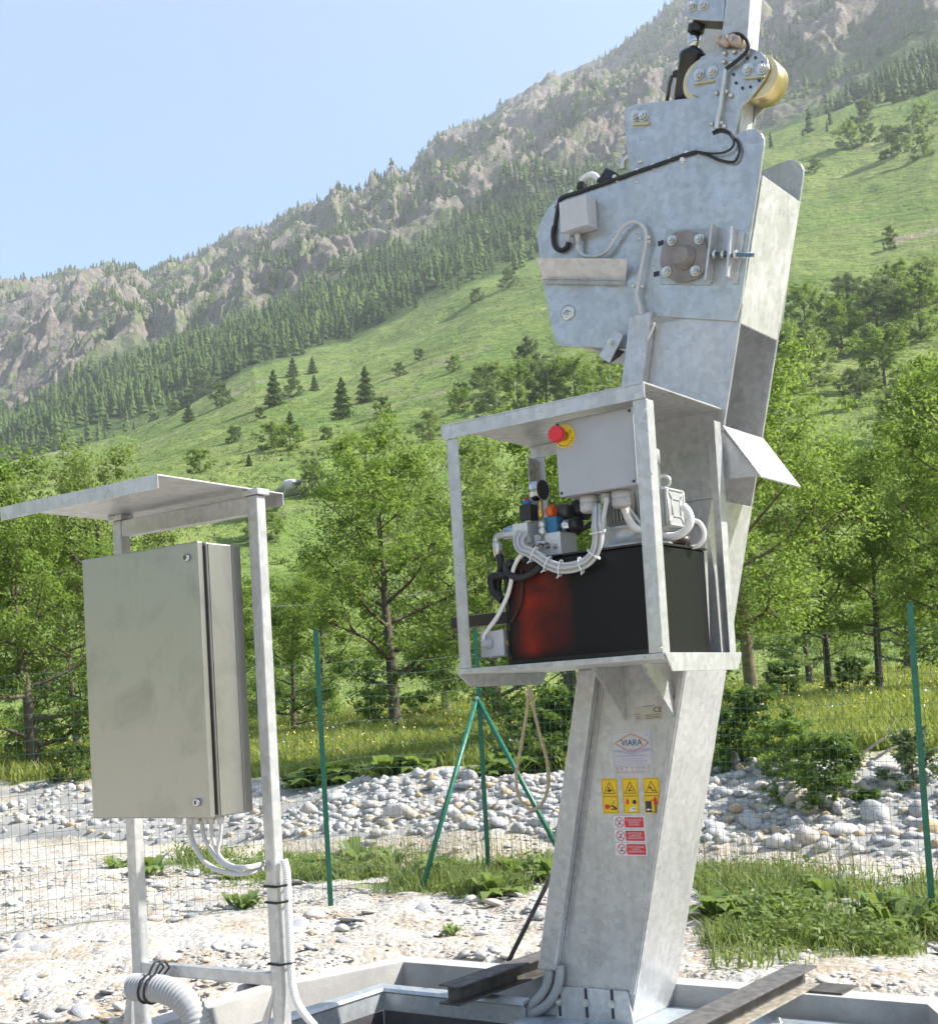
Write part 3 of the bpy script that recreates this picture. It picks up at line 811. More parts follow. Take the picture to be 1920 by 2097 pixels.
# guard channel on the head
gt = [(-0.758,3.037),(-0.322,2.924)]; gm = [(-0.768,2.96),(-0.373,2.859)]; gb = [(-0.761,2.939),(-0.369,2.839)]
m = MB()
def plate4(m, p, th=.006):
    """thin plate through four 3D points, given thickness backwards (+y)"""
    q = [(x, y + th, z) for x, y, z in p]
    return m.hexa(p, q)
plate4(m, [(gm[0][0], -.022, gm[0][1]), (gm[1][0], -.022, gm[1][1]), (gt[1][0], -.085, gt[1][1]), (gt[0][0], -.085, gt[0][1])])
plate4(m, [(gb[0][0], -.045, gb[0][1]), (gb[1][0], -.045, gb[1][1]), (gm[1][0], -.023, gm[1][1]), (gm[0][0], -.023, gm[0][1])], .022)
m.build('guard_channel', M_galv, crane, .002)
c = [(-0.657,2.791)][0]
m = MB(); m.lathe((c[0], -.016, c[1]), (c[0], -.026, c[1]), [(0, .033), (.6, .033), (1, .024), (1, .012), (.3, .010)]); m.build('boss', M_zinc, crane)
# stop bracket below the head
sb = [(-0.423,2.663),(-0.382,2.63),(-0.456,2.529),(-0.503,2.568)]
m = MB(); m.prism(sb, -.055, -.045); st = m.build('stop_bracket', M_galv, crane, .003)
m = MB(); m.prism([(-0.469,2.613),(-0.407,2.575),(-0.432,2.559),(-0.482,2.54)], -.044, .0); m.build('rubber_buffer', M_rubber, st, .004)
c = [(-0.44,2.611)][0]; m = MB(); m.hexbolt((c[0], -.055, c[1]), (0, -1, 0), .013, .014); m.build('bolt', M_zinc, st)

# pivot bearing: backing plate, oval flange, four bolts, pin
m = MB(); m.prism([(-0.175,3.019),(0.034,2.97),(0.001,2.752),(-0.223,2.81)], -.024, -.0165); bp = m.build('bearing_plate', galvanised('greenish_galvanised', (.40, .43, .41), .5, .45), crane, .002)
m = MB(); m.prism([(-0.127,2.996),(-0.072,2.985),(-0.025,2.962),(-0.004,2.929),(0.007,2.888),(0.001,2.839),(-0.016,2.809),(-0.045,2.787),(-0.097,2.784),(-0.142,2.796),(-0.182,2.83),(-0.202,2.864),(-0.205,2.894),(-0.191,2.952),(-0.169,2.979)], -.040, -.0245)
fg = m.build('pivot_flange', M_brown, crane, .005)
c = [(-0.096,2.882)][0]
m = MB(); m.lathe((c[0], -.04, c[1]), (c[0], -.085, c[1]), [(0, .050), (.12, .050), (.15, .036), (.92, .036), (1, .031)], 28); m.build('pivot_pin', M_brown, fg)
for q in [(-0.142,2.962),(-0.024,2.936),(-0.175,2.844),(-0.051,2.816)]:
    m = MB(); m.hexbolt((q[0], -.0405, q[1]), (0, -1, 0), .017, .020); m.build('bolt', M_zinc, fg)
for q in [(-0.204,2.974),(-0.233,2.855)]:
    m = MB(); m.box(q[0] - .014, q[0] + .012, -.0175, -.0165, q[1] - .010, q[1] + .010); m.build('slot', M_ink, crane)
# tensioner: two upright lugs and a threaded rod
l1 = [(0.046,2.97),(0.002,2.761)]; l2 = [(0.124,2.94),(0.092,2.751)]
m = MB()
plate4(m, [(l1[1][0] - .005, -.075, l1[1][1]), (l1[1][0] + .005, -.075, l1[1][1]), (l1[0][0] + .005, -.075, l1[0][1]), (l1[0][0] - .005, -.075, l1[0][1])], .058)
lug = m.build('tension_bracket', M_galv, crane, .002)
m = MB()
plate4(m, [(l2[1][0] - .006, -.075, l2[1][1]), (l2[1][0] + .004, -.075, l2[1][1]), (l2[0][0] + .004, -.075, l2[0][1]), (l2[0][0] - .006, -.075, l2[0][1])], .058)
fz = [(0.111,2.949),(0.157,2.923),(0.111,2.73),(0.087,2.739)]
m.prism(fz, -.024, -.0165)
lug2 = m.build('tension_bracket', M_galv, crane, .002)
r_ = [(0.017,-0.055,2.864),(0.199,-0.055,2.814)]
m = MB(); m.cyl(r_[0], r_[1], .0085, 12); rodt = m.build('threaded_rod', plain('blued_bolt', (.10, .17, .22), .35, .6, .2, 80), lug)
for u0_, u1_, rr_ in ((.10, .17, .018), (.30, .36, .018), (.58, .64, .018)):
    A_, B_ = Vector(r_[0]), Vector(r_[1]); m = MB(); m.tube([A_.lerp(B_, u0_), A_.lerp(B_, u1_)], rr_, 6); m.build('nut', M_zinc, lug)

# ---- arm: two gusset plates with rollers, hollow boom, cylinder
ARM = [(-0.363,3.575),(-0.351,3.598),(-0.322,3.603),(-0.025,3.538),(-0.057,3.562),(-0.073,3.595),(-0.072,3.623),(-0.058,3.65),(-0.033,3.666),(-0.003,3.695),(0.059,3.698),(0.099,3.691),(0.21,3.656),(0.247,3.629),(0.273,3.589),(0.278,3.553),(0.257,3.519),(0.234,3.498),(0.192,3.464),(0.154,3.442),(0.131,3.381),(0.093,3.268),(-0.108,3.286),(-0.351,3.314),(-0.359,3.404),(-0.363,3.522)]
m = MB(); m.prism(ARM, .04, .052); arm = m.build('arm_plate', M_galv_head, crane, .002)
m = MB(); m.prism(ARM, .170, .182); m.build('arm_plate', M_galv_head, crane, .002)
bl = [(0.111,3.894),(0.082,3.756),(0.048,3.57)]; br = [(0.214,3.855),(0.192,3.717),(0.171,3.563)]
def lin(p0, p1, z): return p0[0] + (p1[0] - p0[0]) * (z - p0[1]) / (p1[1] - p0[1])
m = MB(); z0_, z1_ = 3.30, 5.6
slab_az(m, z0_, z1_, lin(bl[0], bl[1], z0_), lin(bl[0], bl[1], z1_), lin(br[0], br[1], z0_), lin(br[0], br[1], z1_), .058, .164)
m.build('boom', galvanised('boom_galvanised', (.47, .485, .49), .3, .42, (9, 9, 1)), crane, .005)
# cylinder head bracket
cb = [(-0.067,3.925),(-0.045,3.973),(0.111,3.915),(0.094,3.815),(0.014,3.848),(-0.052,3.879),(-0.066,3.9)]
m = MB(); m.prism(cb, .060, .070); cbo = m.build('cylinder_bracket', M_galv_head, crane, .002)
m = MB(); m.prism(cb, .150, .160); m.build('cylinder_bracket', M_galv_head, crane, .002)
m = MB(); m.prism([(-0.064,3.887),(0.09,3.821),(0.088,3.816),(0.009,3.849),(-0.062,3.881)], .0705, .1495); m.build('bracket_floor', M_darksteel, crane, .002)
for q in [(-0.035,3.924),(0.014,3.91)]:
    m = MB(); m.hexbolt((q[0], .0595, q[1]), (0, -1, 0), .019, .018); m.build('bolt', M_zinc, cbo)
# hydraulic cylinder
cy = [(-0.039,0.11,3.877),(-0.051,0.11,3.839),(-0.064,0.11,3.767),(-0.071,0.11,3.748),(-0.124,0.11,3.504)]
m = MB(); m.tube([cy[0], cy[1]], [.037, .034], 18); cl = m.build('hydraulic_cylinder', M_blackmetal, crane, .004)
m = MB(); m.cyl(cy[1], cy[2], .0245, 18); m.build('piston_rod', M_chrome, cl)
m = MB(); m.lathe(cy[2], cy[4], [(0, .045), (.05, .056), (.10, .058), (.12, .054), (1, .054)], 22); m.build('barrel', M_blackmetal, cl)
c = [(-0.145,0.1,3.695)][0]; e = [(-0.144,0.15,3.72)][0]
m = MB(); m.cyl(c, e, .015, 12); m.build('hose_port', M_blackmetal, cl)
t_ = [(-0.162,0.1,3.694),(-0.177,0.1,3.66),(-0.192,0.1,3.597)]; m = MB(); m.tube(t_, .008, 8); m.build('oil_pipe', M_darksteel, cl)
c = [(-0.048,0.12,3.875)][0]; m = MB(); m.sphere((c[0], .075, c[2]), .012); m.build('grease_nipple', M_zinc, cl)
# rollers
rc = [(-0.008,3.607)][0]
m = MB(); m.lathe((rc[0], .056, rc[1]), (rc[0], .166, rc[1]), [(0, .088), (.03, .092), (.12, .092), (.16, .074), (.84, .074), (.88, .092), (1, .088)], 30); m.build('roller', M_gold, crane)
rc = [(0.221,3.542)][0]
m = MB(); m.lathe((rc[0], .056, rc[1]), (rc[0], .166, rc[1]), [(0, .080), (.03, .086), (.90, .086), (.93, .080), (1, .080)], 34); m.build('roller', M_gold, crane)
# bolts and keeper plates on the arm plate
for (x, y) in ((640, 880), (770, 860), (1230, 820), (1395, 800)):
    pass
for k, q in enumerate([(-0.015,3.626),(0.043,3.617),(0.192,3.578),(0.251,3.56)]):
    m = MB(); m.hexbolt((q[0], .0395, q[1]), (0, -1, 0), .019, .018); m.build('bolt', M_zinc, arm)
for p in ([(-0.04,3.596),(0.05,3.58),(0.051,3.572),(-0.038,3.589)], [(0.172,3.547),(0.261,3.526),(0.26,3.519),(0.172,3.541)]):
    m = MB(); m.prism(p, .026, .0395); m.build('keeper_plate', M_zinc_y, arm, .002)
for q in [(0.192,3.621),(0.226,3.612),(0.252,3.581),(0.139,3.54),(0.164,3.511),(0.197,3.505),(0.234,3.518),(0.131,3.577)]:
    m = MB(); m.tube([(q[0], .034, q[1]), (q[0], .0395, q[1])], .0055, 8); m.build('screw', M_zinc if q[1] > 3.75 else M_ink, arm)
q = [(-0.308,3.549),(-0.273,3.538)]
for c in q:
    m = MB(); m.hexbolt((c[0], .0395, c[1]), (0, -1, 0), .020, .019); m.build('bolt', M_zinc, arm)
m = MB(); m.prism([(-0.327,3.526),(-0.247,3.505),(-0.245,3.491),(-0.326,3.512)], .026, .0395); m.build('keeper_plate', M_zinc_y, arm, .002)

# hoses, pipe and clips running over the head
def tubeobj(name, pts, r, mat, parent, seg=8, n=7):
    m = MB(); m.tube(catmull(pts, n), r, seg); return m.build(name, mat, parent)
tubeobj('hose', [(-0.022,-0.022,3.292),(-0.071,-0.022,3.295),(-0.144,-0.022,3.293),(-0.218,-0.022,3.291),(-0.289,-0.022,3.29),(-0.353,-0.022,3.288),(-0.467,-0.022,3.286),(-0.567,-0.022,3.285),(-0.649,-0.022,3.283),(-0.664,-0.022,3.265),(-0.684,-0.022,3.203),(-0.699,-0.022,3.14)], .009, M_rubber, crane)
tubeobj('hose', [(-0.692,-0.03,3.169),(-0.7,-0.03,3.13),(-0.696,-0.03,3.088),(-0.674,-0.03,3.062),(-0.647,-0.03,3.059),(-0.631,-0.03,3.072),(-0.628,-0.03,3.087)], .010, M_rubber, crane)
tubeobj('hose', [(0.056,-0.03,3.344),(0.086,-0.03,3.347),(0.121,-0.03,3.327),(0.153,-0.03,3.283),(0.163,-0.03,3.243),(0.148,-0.03,3.21),(0.126,-0.03,3.205),(0.077,-0.03,3.228),(0.028,-0.03,3.263),(-0.015,-0.03,3.288)], .0055, M_rubber, crane)
tubeobj('hose', [(0.061,-0.035,3.334),(0.098,-0.035,3.333),(0.132,-0.035,3.308),(0.144,-0.035,3.277),(0.132,-0.035,3.257),(0.099,-0.035,3.25),(0.045,-0.035,3.262),(-0.012,-0.035,3.287)], .0045, M_rubber, crane)
tubeobj('hose', [(0.134,0.02,3.728),(0.169,0.02,3.72),(0.196,0.02,3.695),(0.207,0.02,3.669),(0.204,0.02,3.648),(0.187,0.02,3.632),(0.154,0.02,3.616),(0.11,0.02,3.601)], .008, M_rubber, crane)
tubeobj('steel_pipe', [(0.105,0.018,3.598),(0.098,0.018,3.556),(0.087,0.018,3.515),(0.075,0.018,3.461),(0.058,0.018,3.408),(0.052,0.018,3.376)], .010, M_zinc, crane)
clips = MB()
for q in [(-0.065,-0.018,3.3),(-0.14,-0.018,3.296),(-0.216,-0.018,3.294),(-0.287,-0.018,3.294),(-0.085,-0.018,3.283)]:
    clips = MB(); clips.sphere(q, .012, 8, 6); clips.build('hose_clip', M_white, crane)
for q in [(-0.692,-0.018,3.259),(-0.7,-0.018,3.186),(-0.715,-0.018,3.122),(-0.384,-0.018,3.282),(-0.292,-0.018,3.251),(-0.59,-0.018,3.264),(-0.086,-0.018,3.269)]:
    clips = MB(); clips.sphere(q, .0075, 8, 6); clips.build('clip_screw', M_zinc, crane)
for pr in ([(0.057,0.03,3.524),(0.099,0.03,3.516),(0.115,0.03,3.496)], [(0.029,0.03,3.408),(0.068,0.03,3.399),(0.078,0.03,3.382)], [(0.103,0.03,3.671),(0.142,0.03,3.663),(0.097,0.03,3.638)], [(0.128,0.03,3.623),(0.182,0.03,3.646),(0.175,0.03,3.713)]):
    for q in pr:
        m = MB(); m.sphere(q, .010, 8, 6); m.build('pipe_clip', M_zinc, crane)
for q in [(0.095,0.02,3.724),(0.116,0.02,3.711),(0.151,0.02,3.702),(0.167,0.02,3.69)]:
    m = MB(); m.lathe((q[0], .045, q[2]), (q[0], -.005, q[2]), [(0, .022), (.5, .022), (.55, .017), (1, .017)], 8); m.build('hose_fitting', plain('tarnished_fitting', (.48, .38, .30), .4, .6, .2, 40), crane)
# bits on the sloping top edge of the head
m = MB(); m.tube(catmull([(-0.426,0.12,3.383),(-0.415,0.12,3.421),(-0.381,0.12,3.429),(-0.346,0.12,3.404),(-0.329,0.12,3.369),(-0.302,0.12,3.347)], 6), .012, 8); m.build('top_fitting', M_zinc, crane)
m = MB(); m.prism([(-0.546,3.356),(-0.492,3.402),(-0.45,3.373),(-0.462,3.349)], .09, .15); m.build('top_block', M_blkplastic, crane, .004)
m = MB(); m.prism([(-0.645,3.352),(-0.634,3.38),(-0.613,3.381),(-0.619,3.356)], .09, .14); m.build('top_block', M_blkplastic, crane, .003)
m = MB(); m.tube(catmull([(-0.633,0.12,3.391),(-0.602,0.12,3.407),(-0.568,0.12,3.4),(-0.545,0.12,3.373)], 5), .013, 8); m.build('top_fitting', M_white, crane)
for q in [(-0.618,-0,3.304),(-0.404,-0,3.308),(-0.353,-0,3.398),(-0.281,-0,3.337)]:
    m = MB(); m.sphere(q, .011, 8, 6); m.build('top_fitting', M_zinc, crane)
m = MB(); m.prism([(-0.67,3.301),(-0.364,3.305),(-0.365,3.296),(-0.67,3.289)], .0, .09); m.build('top_flange', M_galv, crane, .002)

# ---- equipment frame on the column
frame = MB(); Zt, Zb = 2.205, 1.306
def angle_post(a0, b0, sa, sb, z0, z1, w=.055, t=.005):
    m = MB()
    m.box(min(a0, a0 + sa * w), max(a0, a0 + sa * w), min(b0, b0 + sb * t), max(b0, b0 + sb * t), z0, z1)
    m.box(min(a0, a0 + sa * t), max(a0, a0 + sa * t), min(b0 + sb * t, b0 + sb * w), max(b0 + sb * t, b0 + sb * w), z0, z1)
    return m
fr = empty('equipment_frame'); fr.parent = crane
for a0, b0, sa, sb in ((-.88, -.63, 1, 1), (.004, -.63, -1, 1), (-.88, -.004, 1, -1), (.004, -.028, -1, -1)):
    angle_post(a0, b0, sa, sb, Zb + .001, Zt).build('post', M_galv, fr, .002)
m = MB(); m.box(-.895, .004, -.640, -.004, 2.258, 2.264); m.box(-.895, .004, -.640, -.634, 2.206, 2.2575); m.box(-.895, -.55, -.010, -.004, 2.206, 2.2575)
m.build('roof_sheet', M_galv, fr, .0015)
m = MB(); m.box(-.89, .008, -.634, -.003, 1.285, 1.3055); m.build('tray', M_galv, fr, .002)
m = MB(); m.prisma([(-.634, 1.284), (-.003, 1.284), (-.04, 1.235), (-.55, 1.235)], -.889, -.883); m.build('tray_flange', M_galv, fr)
m = MB(); m.prisma([(-.634, 1.306), (-.003, 1.306), (-.003, 1.300), (-.04, 1.240), (-.585, 1.240), (-.63, 1.300)], .0085, .0145); m.build('tray_flange', M_galv, fr, .0015)
for ag in (-.516, -.291):
    m = MB(); m.prisma([(-.245, 1.284), (-.001, 1.284), (-.001, 1.064)], ag - .005, ag + .003); m.build('gusset', M_galv, fr)
for q in [(-0.001,-0.637,2.163),(0.003,-0.637,1.938),(-0.005,-0.637,1.321)]:
    m = MB(); m.tube([(q[0], -.634, q[2]), (q[0], -.630, q[2])], .008, 10); m.build('screw', M_zinc, fr)
# light strip beside the rear post
m = MB(); plate4(m, [(-.095, -.05, 1.309), (-.05, -.05, 1.309), (-.055, -.05, 1.62), (-.075, -.05, 1.80)], .006); m.build('support_strip', M_galv, fr)
# deflector roof on the right of the column
d0 = (.004, 2.197); d1 = (.150, 1.972)
m = MB(); m.prism([d0, d1, (d1[0] - .007, d1[1] - .004), (d0[0] - .007, d0[1] - .004)], -.004, D + .004)
de = m.build('deflector', M_galv, crane, .0015)
m = MB(); m.prism([(d0[0] - .012, d0[1] - .012), (d1[0] - .012, d1[1] + .006), (aR(1.97) - .01, 1.99)], .0, .006); m.build('deflector_side', M_galv, de)

# ---- junction box on the head
jb = empty('junction_box'); jb.parent = crane
j = [(-0.617,3.231),(-0.486,3.195),(-0.514,3.075),(-0.635,3.097)]
m = MB(); m.prism([(j[0][0], j[0][1]), (j[1][0], j[0][1]), (j[1][0], j[3][1] + .006), (j[0][0], j[3][1] + .006)], -.105, -.082); m.build('lid', M_greyplastic2, jb, .004)
m = MB(); m.prism([(j[0][0] + .002, j[0][1] - .002), (j[1][0] - .002, j[0][1] - .002), (j[1][0] - .002, j[3][1] + .008), (j[0][0] + .002, j[3][1] + .008)], -.081, -.018); m.build('body', M_greyplastic2, jb, .003)
for q in [(-0.613,-0.05,3.1),(-0.569,-0.05,3.083)]:
    m = MB(); m.lathe((q[0], q[1], q[2] + .02), (q[0], q[1], q[2] - .022), [(0, .013), (.5, .013), (.55, .010), (1, .009)], 12); m.build('gland', M_greyplastic2, jb)
tubeobj('grey_cable', [(-0.572,-0.045,3.073),(-0.572,-0.045,3.038),(-0.553,-0.045,3.007),(-0.521,-0.045,2.991),(-0.476,-0.045,2.984),(-0.43,-0.045,3),(-0.39,-0.045,3.041),(-0.356,-0.045,3.072),(-0.315,-0.045,3.084),(-0.28,-0.045,3.069),(-0.259,-0.045,3.039),(-0.254,-0.045,3.006),(-0.266,-0.045,2.945),(-0.287,-0.045,2.88),(-0.304,-0.045,2.82),(-0.314,-0.045,2.78),(-0.305,-0.045,2.736),(-0.3,-0.045,2.696)], .0085, M_cablegrey, crane, 10)
for q in [(-0.284,-0.04,3.008),(-0.245,-0.04,3.001),(-0.246,-0.04,2.984),(-0.329,-0.04,2.824),(-0.29,-0.04,2.812)]:
    m = MB(); m.sphere(q, .009, 8, 6); m.build('clip_screw', M_zinc, crane)

# ---- labels stuck on the column
lb = empty('maker_label'); lb.parent = crane
def sheet(m, pts, b): m.add([(a, b, z) for a, z in pts], [tuple(range(len(pts)))]); return m
def rrect(x0, x1, z0, z1, r=.006, n=4):
    out = []
    for cx, cz, s in ((x1 - r, z1 - r, 0), (x0 + r, z1 - r, 1), (x0 + r, z0 + r, 2), (x1 - r, z0 + r, 3)):
        for k in range(n + 1):
            a = math.pi / 2 * (s + k / n); out.append((cx + r * math.cos(a), cz + r * math.sin(a)))
    return out
def frame2(m, x0, x1, z0, z1, t, b):
    for p in ((x0, x1, z1 - t, z1), (x0, x1, z0, z0 + t), (x0, x0 + t, z0 + t, z1 - t), (x1 - t, x1, z0 + t, z1 - t)):
        sheet(m, [(p[0], p[2]), (p[1], p[2]), (p[1], p[3]), (p[0], p[3])], b)
def line2(m, p, q, t, b):
    d = Vector((q[0] - p[0], q[1] - p[1])).normalized() * t * .5; n = Vector((-d.y, d.x))
    return sheet(m, [(p[0] + n.x, p[1] + n.y), (p[0] - n.x, p[1] - n.y), (q[0] - n.x, q[1] - n.y), (q[0] + n.x, q[1] + n.y)], b)
def disc2(m, c, r, b, n=20, r2=None):
    if r2 is None: return sheet(m, [(c[0] + r * math.cos(2 * math.pi * k / n), c[1] + r * math.sin(2 * math.pi * k / n)) for k in range(n)], b)
    v = []; 
    for k in range(n):
        a = 2 * math.pi * k / n; v += [(c[0] + r * math.cos(a), b, c[1] + r * math.sin(a)), (c[0] + r2 * math.cos(a), b, c[1] + r2 * math.sin(a))]
    return m.add(v, [(2 * k, 2 * k + 1, (2 * k + 3) % (2 * n), (2 * k + 2) % (2 * n)) for k in range(n)])
B0 = -.0012; B1 = -.0020; B2 = -.0028; B3 = -.0036
x0, x1, z0, z1 = -.588, -.403, .880, 1.021
m = MB(); m.prism(rrect(x0, x1, .844, z1, .004), B0, -.0004); m.build('label_sheet', M_label, lb)
m = MB(); frame2(m, x0 + .004, x1 - .004, z0 + .002, z1 - .004, .0018, B1); frame2(m, x0 + .004, x1 - .004, .847, .877, .0014, B1); m.build('border', M_inkviolet, lb)
m = MB()
cx, cz = -.495, .972
out = []
for k in range(33):
    t = k / 32 * 4; q_ = int(t) % 4; f_ = t - int(t); xx = (1 - f_, -f_, -1 + f_, f_)[q_]; yy = 1 - abs(xx) ** 1.25
    out.append((cx + .078 * xx, cz + (.036 if q_ < 2 else -.036) * yy))
for k in range(32):
    line2(m, out[k], out[k + 1], .0042, B2 - .0002 * (k % 2))
m.build('emblem', M_inkorange, lb)
m = MB(); sheet(m, [(x0 + .008, .945), (x1 - .008, .950), (x1 - .008, .938), (cx, .925), (x0 + .008, .938)], B1 - .0002); m.build('emblem', M_inkviolet, lb)
text('lettering', 'VIARA', lb, M_inkblue, (cx, B3, cz), .036, .098)
text('lettering', 'OLEODINAMICA', lb, M_inkviolet, (cx, B2, .920), .013, .150)
m = MB()
for k, w in enumerate((.105, .150, .120)):
    for s_ in range(7):
        x_ = cx - w / 2 + w * s_ / 7; sheet(m, [(x_, .906 - k * .0085), (x_ + w / 7 * .8, .906 - k * .0085), (x_ + w / 7 * .8, .9085 - k * .0085), (x_, .9085 - k * .0085)], B2)
m.build('small_print', M_inkviolet, lb)['kind'] = 'stuff'
text('lettering', 'C', lb, M_inkblue, (x1 - .018, B2, 1.004), .014)
text('lettering', 'SETTORE', lb, M_inkorange, (cx, B2, .869), .0135, .160, 1.35)
text('lettering', 'ECOLOGICO', lb, M_inkorange, (cx, B2, .8545), .0135, .160, 1.2)
# CE plate
ce = empty('rating_plate'); ce.parent = crane
m = MB(); m.prism([(-0.475,1.116),(-0.35,1.122),(-0.349,1.061),(-0.471,1.06)], B0, -.0004); m.build('plate_sheet', plain('rating_plate_metal', (.50, .47, .42), .4, .3, .05, 20), ce)
text('lettering', 'CE', ce, M_ink, (*(lambda q: (q[0], B2, q[1]))([(-0.367,1.102)][0]),), .030)
m = MB()
for k in range(4): line2(m, *[(-0.423,1.08),(-0.355,1.086)], .0012, B2); break
L_ = [[(-0.423,1.081),(-0.356,1.085)], [(-0.423,1.074),(-0.356,1.077)], [(-0.423,1.068),(-0.355,1.071)], [(-0.431,1.118),(-0.378,1.12)], [(-0.47,1.087),(-0.445,1.088)], [(-0.47,1.077),(-0.445,1.078)], [(-0.47,1.069),(-0.445,1.07)]]
for p, q in L_: line2(m, p, q, .0016, B2 - .0001)
m.build('small_print', M_ink, ce)['kind'] = 'stuff'
# three yellow warning stickers
YX = [(-.650, -.576), (-.553, -.478), (-.455, -.381)]
PICT = ['crush', 'impact', 'trap']
for k, (xa, xb) in enumerate(YX):
    s = empty('warning_sticker'); s.parent = crane
    zb2, zt2 = .684 + .001 * k, .829 + .0005 * k; w = xb - xa; xc = (xa + xb) / 2; mid = zb2 + .071
    m = MB(); m.prism(rrect(xa, xb, zb2, zt2, .006), B0, -.0004); m.build('sticker_sheet', M_inkyel, s)
    m = MB(); frame2(m, xa + .003, xb - .003, mid + .001, zt2 - .004, .0011, B1); frame2(m, xa + .003, xb - .003, zb2 + .004, mid - .0005, .0011, B1)
    t0 = [(xc - .026, mid + .012), (xc + .026, mid + .012), (xc, mid + .058)]
    for q in range(3): line2(m, t0[q], t0[(q + 1) % 3], .0022, B2)
    if k == 0:
        for p, q in (((-.010, .020), (.000, .034)), ((.000, .034), (-.004, .038)), ((-.004, .018), (.010, .028)), ((.010, .028), (.002, .024)), ((-.006, .026), (.012, .024))): line2(m, (xc + p[0], mid + p[1]), (xc + q[0], mid + q[1]), .004, B3)
    elif k == 1:
        for p, q in (((-.008, .020), (.006, .040)), ((-.010, .022), (.012, .022))): line2(m, (xc + p[0], mid + p[1]), (xc + q[0], mid + q[1]), .003, B3)
    else:
        for p, q in (((-.012, .038), (-.004, .030)), ((-.006, .034), (.006, .019)), ((.004, .020), (.018, .021)), ((-.002, .037), (-.004, .028))): line2(m, (xc + p[0], mid + p[1]), (xc + q[0], mid + q[1]), .0036, B3)
    m.build('pictogram', M_ink, s)
    m = MB()
    if k == 0:
        disc2(m, (xc - .016, mid - .042), .011, B2, 9); sheet(m, [(xc - .008, mid - .050), (xc + .002, mid - .042), (xc - .008, mid - .034)], B3)
    elif k == 1: sheet(m, [(xc - .024, mid - .030), (xc - .012, mid - .034), (xc - .010, mid - .014), (xc - .020, mid - .012)], B2)
    else:
        disc2(m, (xc + .014, mid - .010), .0055, B2, 12); sheet(m, [(xc + .006, mid - .036), (xc + .025, mid - .036), (xc + .020, mid - .014), (xc + .009, mid - .014)], B2)
        line2(m, (xc + .010, mid - .018), (xc - .008, mid - .018), .004, B3); line2(m, (xc + .022, mid - .016), (xc + .029, mid - .006), .003, B3); line2(m, (xc + .022, mid - .022), (xc + .030, mid - .034), .003, B3)
    m.build('figure', M_inkred, s)
    m = MB()
    if k == 0:
        line2(m, (xc + .004, mid - .036), (xc + .030, mid - .050), .006, B2); line2(m, (xc + .004, mid - .052), (xc + .030, mid - .052), .005, B3); line2(m, (xc + .022, mid - .016), (xc + .012, mid - .030), .002, B3)
    elif k == 1:
        disc2(m, (xc + .016, mid - .024), .009, B2, 12); line2(m, (xc + .006, mid - .052), (xc + .020, mid - .052), .003, B3)
    else:
        sheet(m, [(xc - .030, mid - .066), (xc - .004, mid - .066), (xc - .004, mid - .022), (xc - .030, mid - .022)], B2)
        line2(m, (xc - .004, mid - .066), (xc + .026, mid - .066), .003, B3); line2(m, (xc + .011, mid - .036), (xc + .011, mid - .064), .003, B3); line2(m, (xc + .018, mid - .036), (xc + .018, mid - .064), .003, B3)
    m.build('pictogram', M_ink, s)
    if k == 1:
        m = MB(); sheet(m, [(xc - .006, mid - .064), (xc + .020, mid - .060), (xc + .027, mid - .044), (xc + .004, mid - .044), (xc - .010, mid - .054)], B2); m.build('pictogram', M_white, s)
    if k == 2:
        m = MB(); sheet(m, [(xc - .028, mid - .056), (xc - .018, mid - .050), (xc - .018, mid - .062)], B3); line2(m, (xc - .018, mid - .056), (xc - .006, mid - .056), .004, B3); m.build('arrow', M_white, s)
# red and white prohibition stickers
RED = [('VIETATO RIMUOVERE\nLE PROTEZIONI\nDI SICUREZZA', -.603, -.458, .624, .674), ('VIETATO PULIRE\nE LUBRIFICARE\nORGANI IN MOTO', -.602, -.457, .570, .619), ('VIETATO ESEGUIRE\nLAVORI SU\nORGANI IN MOTO', -.601, -.456, .514, .565)]
for body, xa, xb, zb2, zt2 in RED:
    s = empty('prohibition_sticker'); s.parent = crane
    m = MB(); m.prism([(xa, zb2), (xb, zb2), (xb, zt2), (xa, zt2)], B0, -.0004); m.build('sticker_sheet', M_white, s)
    cz = (zb2 + zt2) / 2; cx = xa + .028
    m = MB(); disc2(m, (cx, cz), .0215, B1, 28, .0182); line2(m, (cx - .014, cz + .014), (cx + .014, cz - .014), .003, B2)
    sheet(m, [(xa + .052, zb2 + .004), (xb - .006, zb2 + .004), (xb - .006, zt2 - .004), (xa + .052, zt2 - .004)], B1); m.build('red_print', M_inkred, s)
    m = MB(); line2(m, (cx - .008, cz - .010), (cx + .002, cz - .002), .005, B1 - .0003); line2(m, (cx + .002, cz + .004), (cx + .010, cz + .008), .004, B1 - .0003); m.build('pictogram', M_ink, s)
    text('lettering', body, s, M_white, ((xa + xb) / 2 + .023, B3, cz), .0115, .074)

